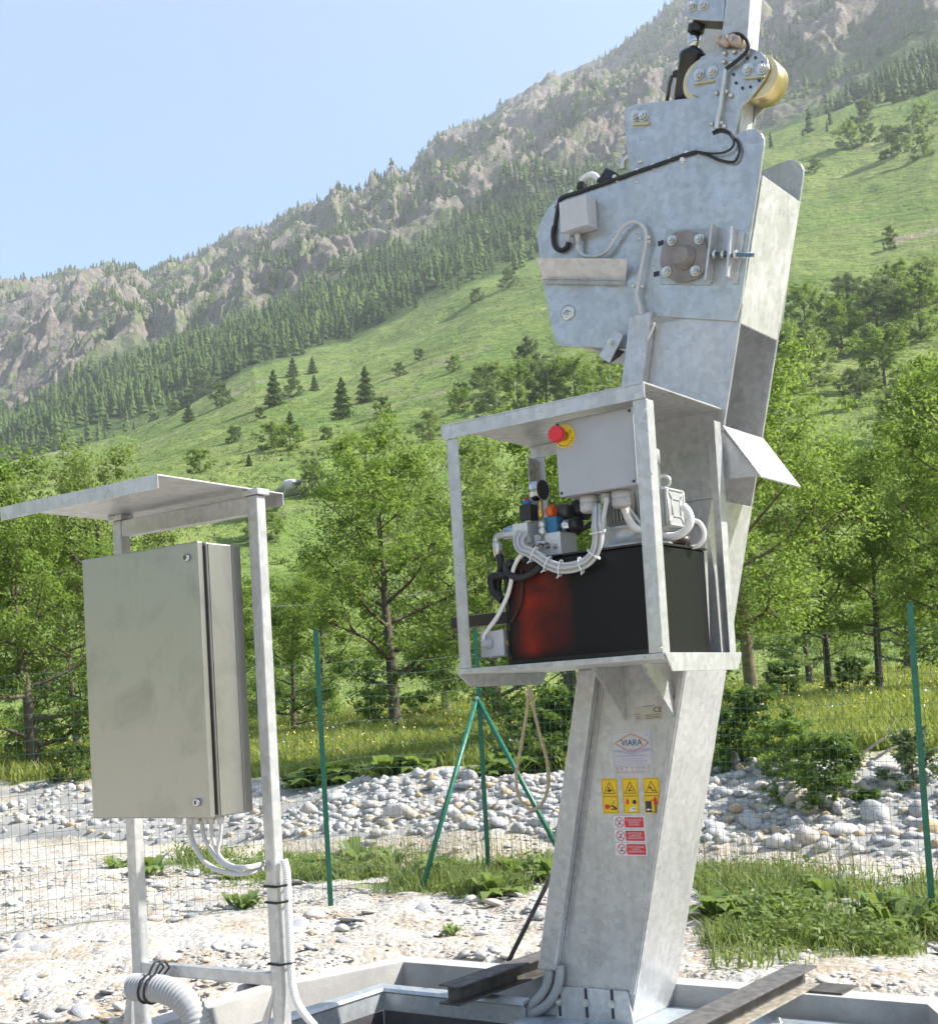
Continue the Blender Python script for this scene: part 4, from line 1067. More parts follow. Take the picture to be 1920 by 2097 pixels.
# ------------------------------------------------------------------ power pack standing on the tray
def ctop(name, label, cat, group=None): return empty(name, tuple(ORI), RZ, label, cat, group)
tank = ctop('oil_tank', 'black oil tank with red paint showing on its front, on the steel tray', 'oil tank')  # the red is a blotchy patch in the tank's colour
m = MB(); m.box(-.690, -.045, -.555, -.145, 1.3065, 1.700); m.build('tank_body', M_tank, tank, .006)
m = MB(); m.box(-.697, -.038, -.562, -.138, 1.7005, 1.709); m.build('lid', M_blackmetal, tank, .002)
m = MB(); m.box(-.695, -.688, -.560, -.556, 1.307, 1.70); m.box(-.695, -.040, -.561, -.556, 1.307, 1.325); m.build('edge_rim', M_blackmetal, tank)
q = [(-1.062,1.53),(-0.797,1.531),(-0.796,1.482),(-1.054,1.492)]
m = MB(); m.box(q[0][0], -.6905, -.43, -.38, q[2][1] - .003, q[1][1] - .004); m.build('side_arm', plain('brownish_black_bar', (.022, .014, .012), .4, 0, .3, 12), tank, .004)
c = [(-0.103,-0.2,1.736)][0]
m = MB(); m.lathe((c[0], -.22, 1.709), (c[0], -.22, 1.755), [(0, .03), (.3, .03), (.35, .036), (.9, .036), (1, .03)], 18); m.build('filler_cap', plain('brown_black_cap', (.05, .028, .02), .4, 0, .2, 20), tank)

mot = ctop('electric_motor', 'grey finned electric motor on the tank, half hidden by the control box', 'motor')
mx, my, mr = -.235, -.33, .105
m = MB(); m.lathe((mx, my, 1.7092), (mx, my, 1.80), [(0, .135), (.25, .135), (.28, .095), (.9, .095), (1, mr)], 32); m.build('mounting_flange', M_alu, mot)
m = MB(); m.tube([(mx, my, 1.79), (mx, my, 2.05)], mr - .016, 28); m.build('motor_body', M_motor, mot)
m = MB()
for k in range(40):
    a = 2 * math.pi * k / 40; c_, s_ = math.cos(a), math.sin(a); t_ = .0022; r0_, r1_ = mr - .018, mr + .002
    m.hexa([(mx + c_ * r0_ - s_ * t_, my + s_ * r0_ + c_ * t_, 1.815), (mx + c_ * r0_ + s_ * t_, my + s_ * r0_ - c_ * t_, 1.815), (mx + c_ * r1_ + s_ * t_, my + s_ * r1_ - c_ * t_, 1.815), (mx + c_ * r1_ - s_ * t_, my + s_ * r1_ + c_ * t_, 1.815)],
           [(mx + c_ * r0_ - s_ * t_, my + s_ * r0_ + c_ * t_, 2.03), (mx + c_ * r0_ + s_ * t_, my + s_ * r0_ - c_ * t_, 2.03), (mx + c_ * r1_ + s_ * t_, my + s_ * r1_ - c_ * t_, 2.03), (mx + c_ * r1_ - s_ * t_, my + s_ * r1_ + c_ * t_, 2.03)])
m.build('cooling_fins', M_motor, mot)
m = MB(); m.lathe((mx, my, 2.03), (mx, my, 2.10), [(0, mr + .005), (.8, mr + .005), (1, mr - .02)], 28); m.build('fan_cover', M_motor, mot)
tb = [(-0.045,-0.43,1.917),(-0.045,-0.286,1.908),(-0.045,-0.308,1.783),(-0.045,-0.437,1.775)]
y0_, y1_ = tb[0][1], tb[1][1]; zz0, zz1 = tb[3][2], tb[0][2]
m = MB(); m.box(-.135, -.056, y0_, y1_, zz0, zz1); m.build('terminal_box', M_motor, mot, .006)
m = MB(); m.box(-.0555, -.045, y0_ - .002, y1_ + .002, zz0 - .002, zz1 + .002); tl = m.build('terminal_lid', M_motor, mot, .004)
m = MB(); yc = (y0_ + y1_) / 2; hy = (y1_ - y0_) / 2; zc = (zz0 + zz1) / 2; hz = (zz1 - zz0) / 2
def ridge(p, q): m.tube([(-.0445, p[0], p[1]), (-.0445, q[0], q[1])], .004, 6)
i_, o_ = .45, .92
P4 = [(yc - hy * i_, zc - hz * i_), (yc + hy * i_, zc - hz * i_), (yc + hy * i_, zc + hz * i_), (yc - hy * i_, zc + hz * i_)]
Q4 = [(yc - hy * o_, zc - hz * o_), (yc + hy * o_, zc - hz * o_), (yc + hy * o_, zc + hz * o_), (yc - hy * o_, zc + hz * o_)]
for k in range(4): ridge(P4[k], P4[(k + 1) % 4]); ridge(P4[k], Q4[k]); ridge(Q4[k], Q4[(k + 1) % 4])
m.build('lid_rib', M_motor, tl)
e = [(-0.078,-0.38,1.947)][0]
m = MB()
m.tube([(e[0] + .022 * math.cos(a), e[1] + .01 * math.cos(a), e[2] + .022 * math.sin(a)) for a in np.linspace(0, 2 * math.pi, 20)[:-1]], .006, 8, closed=True)
m.cyl((e[0] - .06, e[1] - .02, e[2] - .02), (e[0] - .015, e[1] - .005, e[2] - .012), .011, 10)
m.build('lifting_eye', M_zinc, mot)

# valve block with gauge, coils and fittings
vb = ctop('valve_block', 'aluminium valve block with pressure gauge, blue valve and coils on the tank lid', 'valve')
def zbox(zm_pts, b0, b1): return zm_pts
q = [(-0.587,1.803),(-0.466,1.79),(-0.467,1.715),(-0.588,1.717)]
m = MB(); m.box(q[0][0], q[1][0], -.50, -.38, 1.7092, q[0][1]); m.build('manifold', M_alu, vb, .004)
q = [(-0.663,1.852),(-0.593,1.847),(-0.589,1.772),(-0.658,1.782)]
m = MB(); m.box(q[0][0], q[1][0], -.53, -.44, q[2][1], q[0][1]); m.build('manifold', M_alu, vb, .003)
m = MB(); m.box(q[0][0] + .05, q[0][0] + .085, -.50, -.45, 1.7092, q[2][1]); m.build('manifold', M_alu, vb, .002)
for c in [(-0.631,1.808),(-0.614,1.788)]:
    m = MB(); m.tube([(c[0], -.534, c[1]), (c[0], -.5305, c[1])], .005, 10); m.build('port', M_ink, vb)
q = [(-0.542,1.865),(-0.485,1.857),(-0.488,1.796),(-0.544,1.801)]
m = MB(); m.box(q[0][0], q[1][0], -.49, -.40, q[2][1] + .002, q[0][1]); m.build('valve_body', M_blue, vb, .003)
c0, c1 = [(-0.506,-0.45,1.829),(-0.436,-0.45,1.826)]
m = MB(); m.cyl(c0, c1, .026, 20); m.build('solenoid', M_chrome, vb)
c0, c1 = [(-0.439,-0.45,1.826),(-0.403,-0.45,1.826)]
m = MB(); m.lathe(c0, c1, [(0, .030), (.8, .030), (1, .022)], 18); m.build('solenoid_cap', M_blkplastic, vb)
c0, c1 = [(-0.53,-0.42,1.892),(-0.462,-0.42,1.884)]
m = MB(); m.lathe(c0, c1, [(0, .024), (.2, .030), (.8, .030), (1, .024)], 18); m.build('solenoid_cap', plain('dark_grey_coil', (.07, .07, .075), .5, 0, .1, 30), vb)
c0, c1 = [(-0.493,-0.36,1.904),(-0.421,-0.36,1.886)]
m = MB(); m.lathe(c0, c1, [(0, .030), (.3, .042), (1, .036)], 14); m.build('solenoid_cap', M_blkplastic, vb)
c0, c1 = [(-0.537,-0.47,1.89),(-0.501,-0.47,1.887)]
m = MB(); m.lathe(c0, c1, [(0, .012), (.3, .024), (.75, .027), (1, .018)], 10); m.build('tamper_cap', M_orange, vb)
c = [(-0.61,-0.49,1.896)][0]
m = MB(); m.box(c[0] - .027, c[0] + .027, -.515, -.46, c[2] - .034, c[2] + .028); m.build('coil', M_blkplastic, vb, .004)
c = [(-0.611,-0.49,1.932)][0]
m = MB(); m.lathe((c[0], c[1], c[2] - .012), (c[0], c[1], c[2] + .010), [(0, .016), (.8, .016), (1, .010)], 14); m.build('knob', M_bluecap, vb)
c = [(-0.612,-0.49,1.946)][0]
m = MB(); m.sphere(c, .008, 10, 6); m.build('knob', M_red, vb)
m = MB(); m.lathe(*[(-0.613,-0.49,1.852),(-0.611,-0.49,1.869)], [(0, .017), (1, .017)], 6); m.build('hex_base', M_zinc, vb)
g = [(-0.541,-0.5,1.97)][0]
m = MB(); ax = Vector((.86, -.05, -.02)).normalized(); gp = Vector(g)
m.lathe(gp - ax * .032, gp + ax * .012, [(0, .036), (.12, .040), (.9, .040), (.93, .043), (1, .043)], 30); ga = m.build('pressure_gauge', M_chrome, vb)
m = MB(); m.tube([gp + ax * .0122, gp + ax * .0135], .038, 26); m.build('gauge_face', M_blkplastic, ga)
m = MB(); m.lathe(*[(-0.544,-0.5,1.937),(-0.548,-0.5,1.86)], [(0, .006), (.2, .010), (.45, .007), (.6, .012), (.8, .012), (1, .007)], 8); m.build('brass_fitting', M_brass, vb)
m = MB(); m.lathe(*[(-0.544,-0.5,1.852),(-0.543,-0.5,1.766)], [(0, .016), (.3, .016), (.32, .011), (.4, .017), (.62, .017), (.66, .009), (1, .008)], 10); m.build('steel_fitting', M_zinc, vb)
for c in [(-0.524,-0.502,1.754),(-0.493,-0.502,1.748),(-0.54,-0.502,1.766)]:
    m = MB(); m.hexbolt((c[0], -.5005, c[2]), (0, -1, 0), .010, .012); m.build('plug', M_chrome, vb)
m = MB(); m.tube(catmull([(-0.658,-0.51,1.817),(-0.711,-0.51,1.818),(-0.739,-0.51,1.819),(-0.754,-0.51,1.811),(-0.758,-0.51,1.79)], 6), [.017] * 8 + [.012] * 17, 12); m.build('elbow_fitting', M_zinc, vb)
m = MB(); m.lathe(*[(-0.661,-0.51,1.833),(-0.714,-0.51,1.834)], [(0, .017), (.6, .017), (.65, .013), (1, .012)], 8); m.build('elbow_fitting', plain('blue_steel_fitting', (.35, .45, .55), .25, .8, .1, 20), vb)
m = MB(); m.lathe(*[(-0.756,-0.51,1.794),(-0.746,-0.51,1.743)], [(0, .014), (.15, .018), (1, .019)], 14); m.build('hose_ferrule', M_zinc, vb)
m = MB(); m.tube(catmull([(-0.519,-0.53,1.763),(-0.542,-0.53,1.766),(-0.561,-0.53,1.757),(-0.573,-0.53,1.745)], 5), .009, 10); m.build('elbow_fitting', M_chrome, vb)
m = MB(); m.lathe(*[(-0.571,-0.53,1.748),(-0.604,-0.53,1.709)], [(0, .014), (.2, .019), (1, .019)], 14); m.build('hose_ferrule', M_zinc, vb)
m = MB(); m.tube(catmull([(-0.523,-0.33,1.805),(-0.481,-0.33,1.818),(-0.425,-0.33,1.84)], 5), .011, 8); m.build('steel_pipe', M_darksteel, vb)

def hose(name, label, pts, r, mat, group=None, cat='hose'):
    o = ctop(name, label, cat, group)
    m = MB(); m.tube(catmull(pts, 8), r, 12); m.build('tube', mat, o); return o
hose('hydraulic_hose', 'black hydraulic hose dropping from the steel elbow left of the valve block', [(-0.745,-0.51,1.747),(-0.739,-0.51,1.718),(-0.74,-0.51,1.691),(-0.751,-0.51,1.66),(-0.761,-0.51,1.622),(-0.756,-0.51,1.586),(-0.734,-0.51,1.556)], .0150, M_rubber, 'hydraulic hoses by the tank')
hose('hydraulic_hose', 'black hydraulic hose curving left from the silver ferrule below the gauge', [(-0.592,-0.54,1.713),(-0.62,-0.54,1.687),(-0.654,-0.54,1.664),(-0.687,-0.54,1.656),(-0.735,-0.54,1.659),(-0.766,-0.54,1.656),(-0.768,-0.54,1.629),(-0.761,-0.54,1.597),(-0.723,-0.54,1.562)], .0155, M_rubber, 'hydraulic hoses by the tank')
hose('hydraulic_hose', 'black hydraulic hose lying across the upper left of the red-black tank', [(-0.511,-0.575,1.671),(-0.539,-0.575,1.654),(-0.577,-0.575,1.639),(-0.614,-0.575,1.637),(-0.65,-0.575,1.65),(-0.671,-0.575,1.676),(-0.665,-0.575,1.695),(-0.642,-0.575,1.7)], .0135, M_rubber, 'hydraulic hoses by the tank')
hose('thin_lead', 'thin black lead hanging down the red part of the tank', [(-0.61,-0.563,1.67),(-0.61,-0.563,1.612),(-0.618,-0.563,1.555),(-0.64,-0.563,1.511),(-0.669,-0.563,1.471)], .0045, M_rubber, None, 'cable')

# control box with stop button
cbx = ctop('control_box', 'grey control box with red stop button hanging in the equipment frame', 'control box')
m = MB(); m.box(-.409, -.076, -.585, -.562, 1.915, 2.198); m.build('lid', M_greyplastic, cbx, .006)
m = MB(); m.box(-.407, -.078, -.561, -.455, 1.917, 2.196); m.build('body', M_greyplastic, cbx, .004)
for c in ((-.395, 2.185), (-.09, 2.185), (-.395, 1.929), (-.09, 1.929)):
    m = MB(); m.tube([(c[0], -.5865, c[1]), (c[0], -.5852, c[1])], .006, 12); m.build('screw', M_ink, cbx)
ec = (-.366, 2.139)
m = MB(); m.tube([(ec[0], -.5885, ec[1]), (ec[0], -.5852, ec[1])], .044, 40); es = m.build('yellow_disc', M_yellow, cbx)
m = MB()
for k in range(9):
    for s_, w_ in ((0, 1),):
        a = math.pi * (1.12 + .76 * k / 8); p = (ec[0] + .037 * math.cos(a), ec[1] + .037 * math.sin(a)); t_ = (-math.sin(a) * .0035, math.cos(a) * .0035)
        line2(m, (p[0] - t_[0], p[1] - t_[1]), (p[0] + t_[0], p[1] + t_[1]), .004, -.5892)
disc2(m, (ec[0] + .026, ec[1] + .012), .006, -.5892, 14, .0045)
m.build('disc_print', M_ink, es)
m = MB(); m.lathe((ec[0], -.5892, ec[1]), (ec[0], -.632, ec[1]), [(0, .018), (.9, .018), (1, .016)], 24); m.build('button_stem', M_brass, es)
m = MB(); m.lathe((ec[0], -.622, ec[1]), (ec[0], -.664, ec[1]), [(0, .018), (.08, .029), (.35, .031), (.75, .031), (.93, .026), (1, .016)], 32); m.build('stop_button', M_red, es)
for c, r0_ in zip([(-0.324,-0.5,1.933),(-0.251,-0.5,1.932),(-0.188,-0.5,1.925)], (.036, .021, .036)):
    m = MB(); m.lathe((c[0], -.51, 1.9148), (c[0], -.51, 1.9148 - r0_ * 1.7), [(0, r0_), (.35, r0_), (.40, r0_ * .92), (.45, r0_), (.85, r0_), (1, r0_ * .75)], 14); m.build('gland', M_greyplastic2, cbx)

# cable bundle: five grey leads tied together
bun = ctop('cable_bundle', 'bundle of grey cables tied together, looping from control box to valves', 'cable bundle')
path = [(-0.267,-0.6,1.87),(-0.257,-0.6,1.832),(-0.248,-0.6,1.79),(-0.245,-0.6,1.745),(-0.256,-0.6,1.702),(-0.28,-0.6,1.672),(-0.315,-0.6,1.654),(-0.368,-0.6,1.647),(-0.42,-0.6,1.652),(-0.467,-0.6,1.673),(-0.506,-0.6,1.702),(-0.545,-0.6,1.725),(-0.58,-0.6,1.739),(-0.606,-0.6,1.759),(-0.618,-0.6,1.788),(-0.612,-0.6,1.814)]
P = catmull(path, 6)
P = [Vector((p.x, p.y + (.05 if i < 12 else 0) * (1 - i / 12 if i < 12 else 0) + (.06 * max(0, (i - 66) / 24)), p.z)) for i, p in enumerate(P)]
for k, (du, dv) in enumerate(((-.020, .0), (-.010, .004), (.001, -.004), (.011, .003), (.021, .0))):
    Q = []
    for i, p in enumerate(P):
        t = (P[min(i + 1, len(P) - 1)] - P[max(i - 1, 0)]).normalized(); n = Vector((t.z, 0, -t.x))
        sp = .75 + .5 * min(1, max(0, (i - 70) / 15))
        Q.append(p + n * du * sp + Vector((0, dv * 2 - .004 * (k % 2), 0)))
    m = MB(); m.tube(Q, .0062, 8); m.build('cable', M_cablegrey, bun)
for u in (.185, .30, .42, .53, .60, .71):
    i = int(u * (len(P) - 1)); t = (P[i + 1] - P[i - 1]).normalized(); n = Vector((t.z, 0, -t.x))
    m = MB(); m.tube([P[i] + n * .030 * math.cos(a) + Vector((0, 1, 0)) * .016 * math.sin(a) for a in np.linspace(0, 2 * math.pi, 22)[:-1]], .0028, 6, closed=True)
    m.tube([P[i] - n * .028 + Vector((0, -.010, 0)), P[i] - n * .042 + Vector((0, -.016, .004))], .0030, 6)
    m.build('cable_tie', M_white, bun)
hose('grey_cable', 'single grey cable from the small middle gland joining the tied bundle', [(-0.206,-0.585,1.887),(-0.211,-0.585,1.86),(-0.222,-0.585,1.825),(-0.232,-0.585,1.782),(-0.237,-0.585,1.738),(-0.25,-0.585,1.703)], .0085, M_cablegrey, None, 'cable')
hose('motor_cable', 'thick white cable looping from control box round to the motor terminal box', [(-0.201,-0.47,1.891),(-0.197,-0.47,1.853),(-0.18,-0.47,1.806),(-0.149,-0.47,1.769)] + [(-0.125,-0.4,1.767),(-0.075,-0.4,1.742),(-0.025,-0.4,1.739),(0.014,-0.4,1.757),(0.031,-0.4,1.789),(0.023,-0.4,1.82),(0.006,-0.4,1.842)], .0150, M_cablewhite, None, 'cable')
hose('white_cable', 'thinner white cable curving to the filler cap behind the terminal box', [(-0.036,-0.25,1.809),(-0.007,-0.25,1.795),(0.01,-0.25,1.761),(0.005,-0.25,1.731),(-0.018,-0.25,1.71),(-0.044,-0.25,1.706)], .0085, M_cablewhite, None, 'cable')
hose('grey_cable', 'thin grey cable beside the thick white cable under the control box', [(-0.19,-0.46,1.889),(-0.182,-0.46,1.852),(-0.163,-0.46,1.823),(-0.144,-0.46,1.795)], .0060, M_cablegrey, None, 'cable')
hose('switch_cable', 'pale cable hanging from the valve block down to the small switch box', [(-0.583,-0.57,1.728),(-0.606,-0.57,1.719),(-0.626,-0.57,1.698),(-0.643,-0.57,1.669),(-0.655,-0.57,1.628),(-0.672,-0.57,1.583),(-0.699,-0.57,1.539),(-0.735,-0.57,1.492),(-0.781,-0.57,1.449),(-0.8,-0.57,1.427),(-0.799,-0.57,1.407)], .0085, M_cablewhite, None, 'cable')
sw = ctop('switch_box', 'small light grey switch box screwed to the left end of the tank', 'switch box')
q = [(-0.825,1.445),(-0.715,1.445),(-0.717,1.346),(-0.828,1.35)]
m = MB(); m.box(q[0][0], q[1][0] + .0, -.56, -.48, q[2][1] + .0, q[1][1] + .002); m.build('body', M_greyplastic2, sw, .004)
c = [(-0.78,-0.56,1.398)][0]
m = MB(); m.lathe((c[0], -.5605, c[2]), (c[0], -.60, c[2]), [(0, .020), (.4, .020), (.45, .014), (1, .010)], 16); m.build('gland', M_greyplastic, sw)
m = MB(); disc2(m, (c[0] + .022, c[2] + .036), .012, -.5608, 14, .0105); m.build('embossed_ring', M_greyplastic, sw)
x_ = q[1][0]
m = MB(); m.lathe((x_ + .0005, -.52, q[2][1] + .05), (-.6905, -.52, q[2][1] + .05), [(0, .024), (.4, .024), (.45, .018), (1, .018)], 14); m.build('brass_fitting', M_brass, sw)

# rope loop hanging under the tray
rp = [(-0.993,0.02,1.227),(-1.014,0.02,1.118),(-1.055,0.02,0.971),(-1.088,0.02,0.845),(-1.081,0.02,0.756),(-1.027,0.02,0.701),(-0.967,0.02,0.721),(-0.927,0.02,0.8),(-0.924,0.02,0.905),(-0.955,0.02,1.031),(-0.981,0.02,1.159),(-0.991,0.02,1.227)]
ro = ctop('rope', 'loop of tan rope hanging under the left rear corner of the tray', 'rope')
m = MB(); m.tube(catmull(rp, 8), .0075, 8); m.build('rope_loop', M_rope, ro)

# ------------------------------------------------------------------ cabinet on its roofed stand
KORI = Vector((-0.6688, 4.3000, 0.0)); KRZ = math.radians(-34)
def ktop(name, label, cat, group=None): return empty(name, tuple(KORI), KRZ, label, cat, group)
stand = ktop('cabinet_stand', 'galvanised two-post stand with a flat roof over the steel cabinet', 'stand')
def sq_tube(x0, x1, y0, y1, z0, z1):
    m = MB(); m.box(x0, x1, y0, y1, z0, z1); return m
sq_tube(-.045, 0, 0, .042, -.16, 1.893).build('post', M_galv, stand, .004)
sq_tube(-.704, -.659, 0, .042, -.16, 1.893).build('post', M_galv, stand, .004)
sq_tube(-.6585, -.0455, .002, .040, 1.834, 1.8925).build('top_rail', M_galv, stand, .003)
sq_tube(-.6585, -.0455, .002, .040, .290, .331).build('lower_rail', M_galv, stand, .003)
m = MB(); m.box(-.790, -.028, -.400, .160, 1.914, 1.919); m.box(-.790, -.028, -.404, -.3995, 1.874, 1.919); m.box(-.790, -.028, .1595, .164, 1.876, 1.919)
m.build('roof_sheet', M_galv, stand, .0015)
for x_ in (-.704, -.045):
    m = MB(); m.box(x_ - .012, x_ + .057, -.008, .05, 1.894, 1.9135); m.build('roof_pad', M_galv, stand, .002)
m = MB(); plate4(m, [(-0.793,0.02,0.073),(-0.746,0.02,0.078),(-0.727,0.02,0.271),(-0.75,0.02,0.247)], .03); m.build('foot_lug', M_galv, stand)
m = MB(); plate4(m, [(-0.1,-0.004,0.156),(-0.064,-0.004,0.159),(-0.029,-0.004,0.283),(-0.033,-0.004,0.283)], .006); m.build('foot_gusset', M_galv, stand)

cab = ktop('electrical_cabinet', 'brushed stainless steel cabinet with two locks hung on the roofed stand', 'cabinet')
m = MB(); m.box(-.638, -.080, -.198, -.176, .853, 1.735); door = m.build('door', M_stainless, cab, .004)
m = MB(); m.box(-.632, -.092, -.1755, -.160, .862, 1.726); m.build('door_seal', M_rubber, cab)
m = MB(); m.box(-.636, -.080, -.1595, -.004, .855, 1.733); m.build('cabinet_body', M_stainless, cab, .004)
m = MB(); m.box(-.0795, -.0755, -.155, -.138, .858, 1.730); m.box(-.0795, -.0775, -.046, -.040, .858, 1.730); m.build('side_flange', M_stainless, cab, .001)
for q in [(-0.128,1.686),(-0.133,0.904)]:
    m = MB(); m.lathe((q[0], -.1985, q[1]), (q[0], -.211, q[1]), [(0, .014), (.5, .013), (1, .010)], 20); lk = m.build('lock', M_chrome, door)
    m = MB(); m.box(q[0] - .003, q[0] + .003, -.2125, -.2112, q[1] - .006, q[1] + .006); m.build('key_slot', M_ink, lk)
for q in [(-0.307,-0.12,0.844),(-0.25,-0.12,0.839),(-0.22,-0.12,0.837),(-0.181,-0.12,0.837),(-0.155,-0.12,0.839),(-0.117,-0.12,0.843)]:
    m = MB(); m.lathe((q[0], q[1], .8545), (q[0], q[1], .826), [(0, .014), (.5, .014), (.6, .011), (1, .009)], 12); m.build('gland', M_greyplastic2, cab)
def khose(name, label, pts, r, mat, group=None, cat='cable'):
    o = ktop(name, label, cat, group)
    m = MB(); m.tube(catmull(pts, 8), r, 10); m.build('tube', mat, o); return o
khose('cabinet_cable', 'lowest of the grey cables curving from the cabinet bottom to the right post', [(-0.261,-0.12,0.843),(-0.257,-0.12,0.803),(-0.24,-0.12,0.758),(-0.202,-0.12,0.709),(-0.147,-0.12,0.682),(-0.085,-0.12,0.671),(-0.024,-0.12,0.67)] + [(-0.089,0.03,0.664)], .0085, M_cablegrey, 'cables under the cabinet')
khose('cabinet_cable', 'second grey cable curving from the cabinet bottom, inside the lowest one', [(-0.202,-0.12,0.84),(-0.197,-0.12,0.795),(-0.171,-0.12,0.751),(-0.134,-0.12,0.71),(-0.084,-0.12,0.689),(-0.024,-0.12,0.68)] + [(-0.092,0.04,0.674)], .0072, M_cablegrey, 'cables under the cabinet')
khose('cabinet_cable', 'third grey cable from the cabinet bottom, bending near the other loops', [(-0.161,-0.12,0.84),(-0.156,-0.12,0.788),(-0.14,-0.12,0.743),(-0.105,-0.12,0.707),(-0.051,-0.12,0.69),(0.004,-0.12,0.689)] + [(-0.09,0.045,0.679)], .0065, M_cablegrey, 'cables under the cabinet')
khose('cabinet_cable', 'innermost grey cable hanging almost straight below the cabinet corner', [(-0.111,-0.12,0.843),(-0.119,-0.12,0.796),(-0.133,-0.12,0.747),(-0.122,-0.12,0.71),(-0.073,-0.12,0.693),(0.005,-0.12,0.694)] + [(-0.089,0.05,0.684)], .0060, M_cablegrey, 'cables under the cabinet')
def corrugated(pts, r, pitch, depth, n=14, seg=20):
    P = catmull(pts, n); L = [0]
    for i in range(1, len(P)): L.append(L[-1] + (P[i] - P[i - 1]).length)
    N_ = int(L[-1] / pitch * 4); Q = []; R = []; k = 0
    for i in range(N_ + 1):
        s = L[-1] * i / N_
        while k < len(L) - 2 and L[k + 1] < s: k += 1
        t = (s - L[k]) / max(1e-6, L[k + 1] - L[k]); Q.append(P[k].lerp(P[k + 1], min(1, t))); R.append(r - (depth if i % 4 == 0 else 0 if i % 4 == 2 else depth * .28))
    m = MB(); m.tube(Q, R, seg); return m
# thin white conduit strapped to the right post
cw_ = ktop('corrugated_conduit', 'thin white corrugated conduit strapped down the right post of the stand', 'conduit')
corrugated([(0.019,0.022,0.697),(0.026,0.022,0.67),(0.029,0.022,0.642),(0.028,0.022,0.601),(0.027,0.022,0.519),(0.027,0.022,0.43),(0.026,0.022,0.348),(0.029,0.022,0.288),(0.047,0.022,0.236),(0.08,0.022,0.199),(0.115,0.022,0.17)], .0135, .0072, .0022).build('conduit_tube', M_conduitw, cw_)
for q in [(0.003,0.613),(0.001,0.561),(-0.003,0.363)]:
    m = MB(); z_ = q[1]
    m.tube([(-.048, -.004, z_), (.001, -.004, z_ - .002), (.034, .008, z_ + .004), (.037, .028, z_ + .004), (.02, .046, z_ + .003), (-.048, .046, z_)], .0042, 6, closed=True); m.build('strap', M_strap, cw_)
# big conduit
big = ktop('corrugated_conduit', 'thick grey corrugated conduit bending down from the left post of the stand', 'conduit')
corrugated([(-0.621,-0.07,0.263),(-0.582,-0.07,0.264),(-0.526,-0.07,0.266),(-0.47,-0.07,0.265),(-0.41,-0.07,0.252),(-0.363,-0.07,0.228),(-0.333,-0.07,0.193),(-0.321,-0.07,0.152),(-0.32,-0.07,0.111)], .047, .0145, .0065, 14, 28).build('conduit_tube', M_conduit, big)
for x in (405, 450):
    q = [(-0.541,-0.07,0.265),(-0.513,-0.07,0.265)][0 if x == 405 else 1]
    m = MB(); pts_ = []
    for a in np.linspace(0, 2 * math.pi, 28)[:-1]:
        pts_.append((q[0] + .012 * math.sin(a), q[1] + .050 * math.cos(a) + (.03 if math.sin(a) > .7 else 0), q[2] + .051 * math.sin(a) + (.035 * max(0, math.sin(a)) ** 3)))
    m.tube(pts_, .0042, 6, closed=True); m.build('strap', M_strap, big)
# pair of conduits coming out of the cable duct at the column foot
for k, (lab, pts) in enumerate((('left of two pale corrugated conduits curving from the cable duct at the column foot', [(-0.945,-0.025,0.044),(-0.947,-0.025,0.009),(-0.962,-0.025,-0.037),(-0.995,-0.025,-0.081),(-1.043,-0.025,-0.123),(-1.088,-0.025,-0.157)]), ('right of two pale corrugated conduits curving from the cable duct at the column foot', [(-0.891,-0.03,0.052),(-0.895,-0.03,0.007),(-0.912,-0.03,-0.047),(-0.952,-0.03,-0.103),(-1.01,-0.03,-0.145),(-1.081,-0.03,-0.17)]))):
    o = ctop('corrugated_conduit', lab, 'conduit', 'conduits at the column foot')
    corrugated(pts, .0205, .0100, .0032).build('conduit_tube', M_conduit, o)

# ------------------------------------------------------------------ the pit with its kerb, cover plate, rail and beams
def offs(poly, d):
    """open polyline offset to its left by d (crane-local a,b)"""
    out = []; n = len(poly)
    for i in range(n):
        a = Vector(poly[max(i - 1, 0)]); b = Vector(poly[i]); c = Vector(poly[min(i + 1, n - 1)])
        t = ((b - a).normalized() if i else Vector((0, 0))) + ((c - b).normalized() if i < n - 1 else Vector((0, 0)))
        t.normalize(); nn = Vector((-t.y, t.x)); ref = (c - b).normalized() if i < n - 1 else (b - a).normalized()
        k = max(.5, nn.dot(Vector((-ref.y, ref.x)))); out.append((b.x + nn.x * d / k, b.y + nn.y * d / k))
    return out
KZT = -.08
outp = offs(PIT_IN, .125)
m = MB(); n = len(PIT_IN)
for i in range(n - 1):
    p, q, s, t = PIT_IN[i], PIT_IN[i + 1], outp[i + 1], outp[i]
    m.hexa([(p[0], p[1], -1.2), (q[0], q[1], -1.2), (s[0], s[1], -1.2), (t[0], t[1], -1.2)], [(p[0], p[1], KZT), (q[0], q[1], KZT), (s[0], s[1], KZT), (t[0], t[1], KZT)])
kerb = m.build('concrete_kerb', M_concrete, None); kerb.location = ORI; kerb.rotation_euler = (0, 0, RZ)
tag(kerb, 'pale concrete kerb round the pit at the column foot', kind='structure')
m = MB(); m.prismz(PIT_IN, -1.25, -1.2); pf = m.build('pit_floor', M_concrete); pf.location = ORI; pf.rotation_euler = (0, 0, RZ); tag(pf, 'concrete floor of the pit', kind='structure')
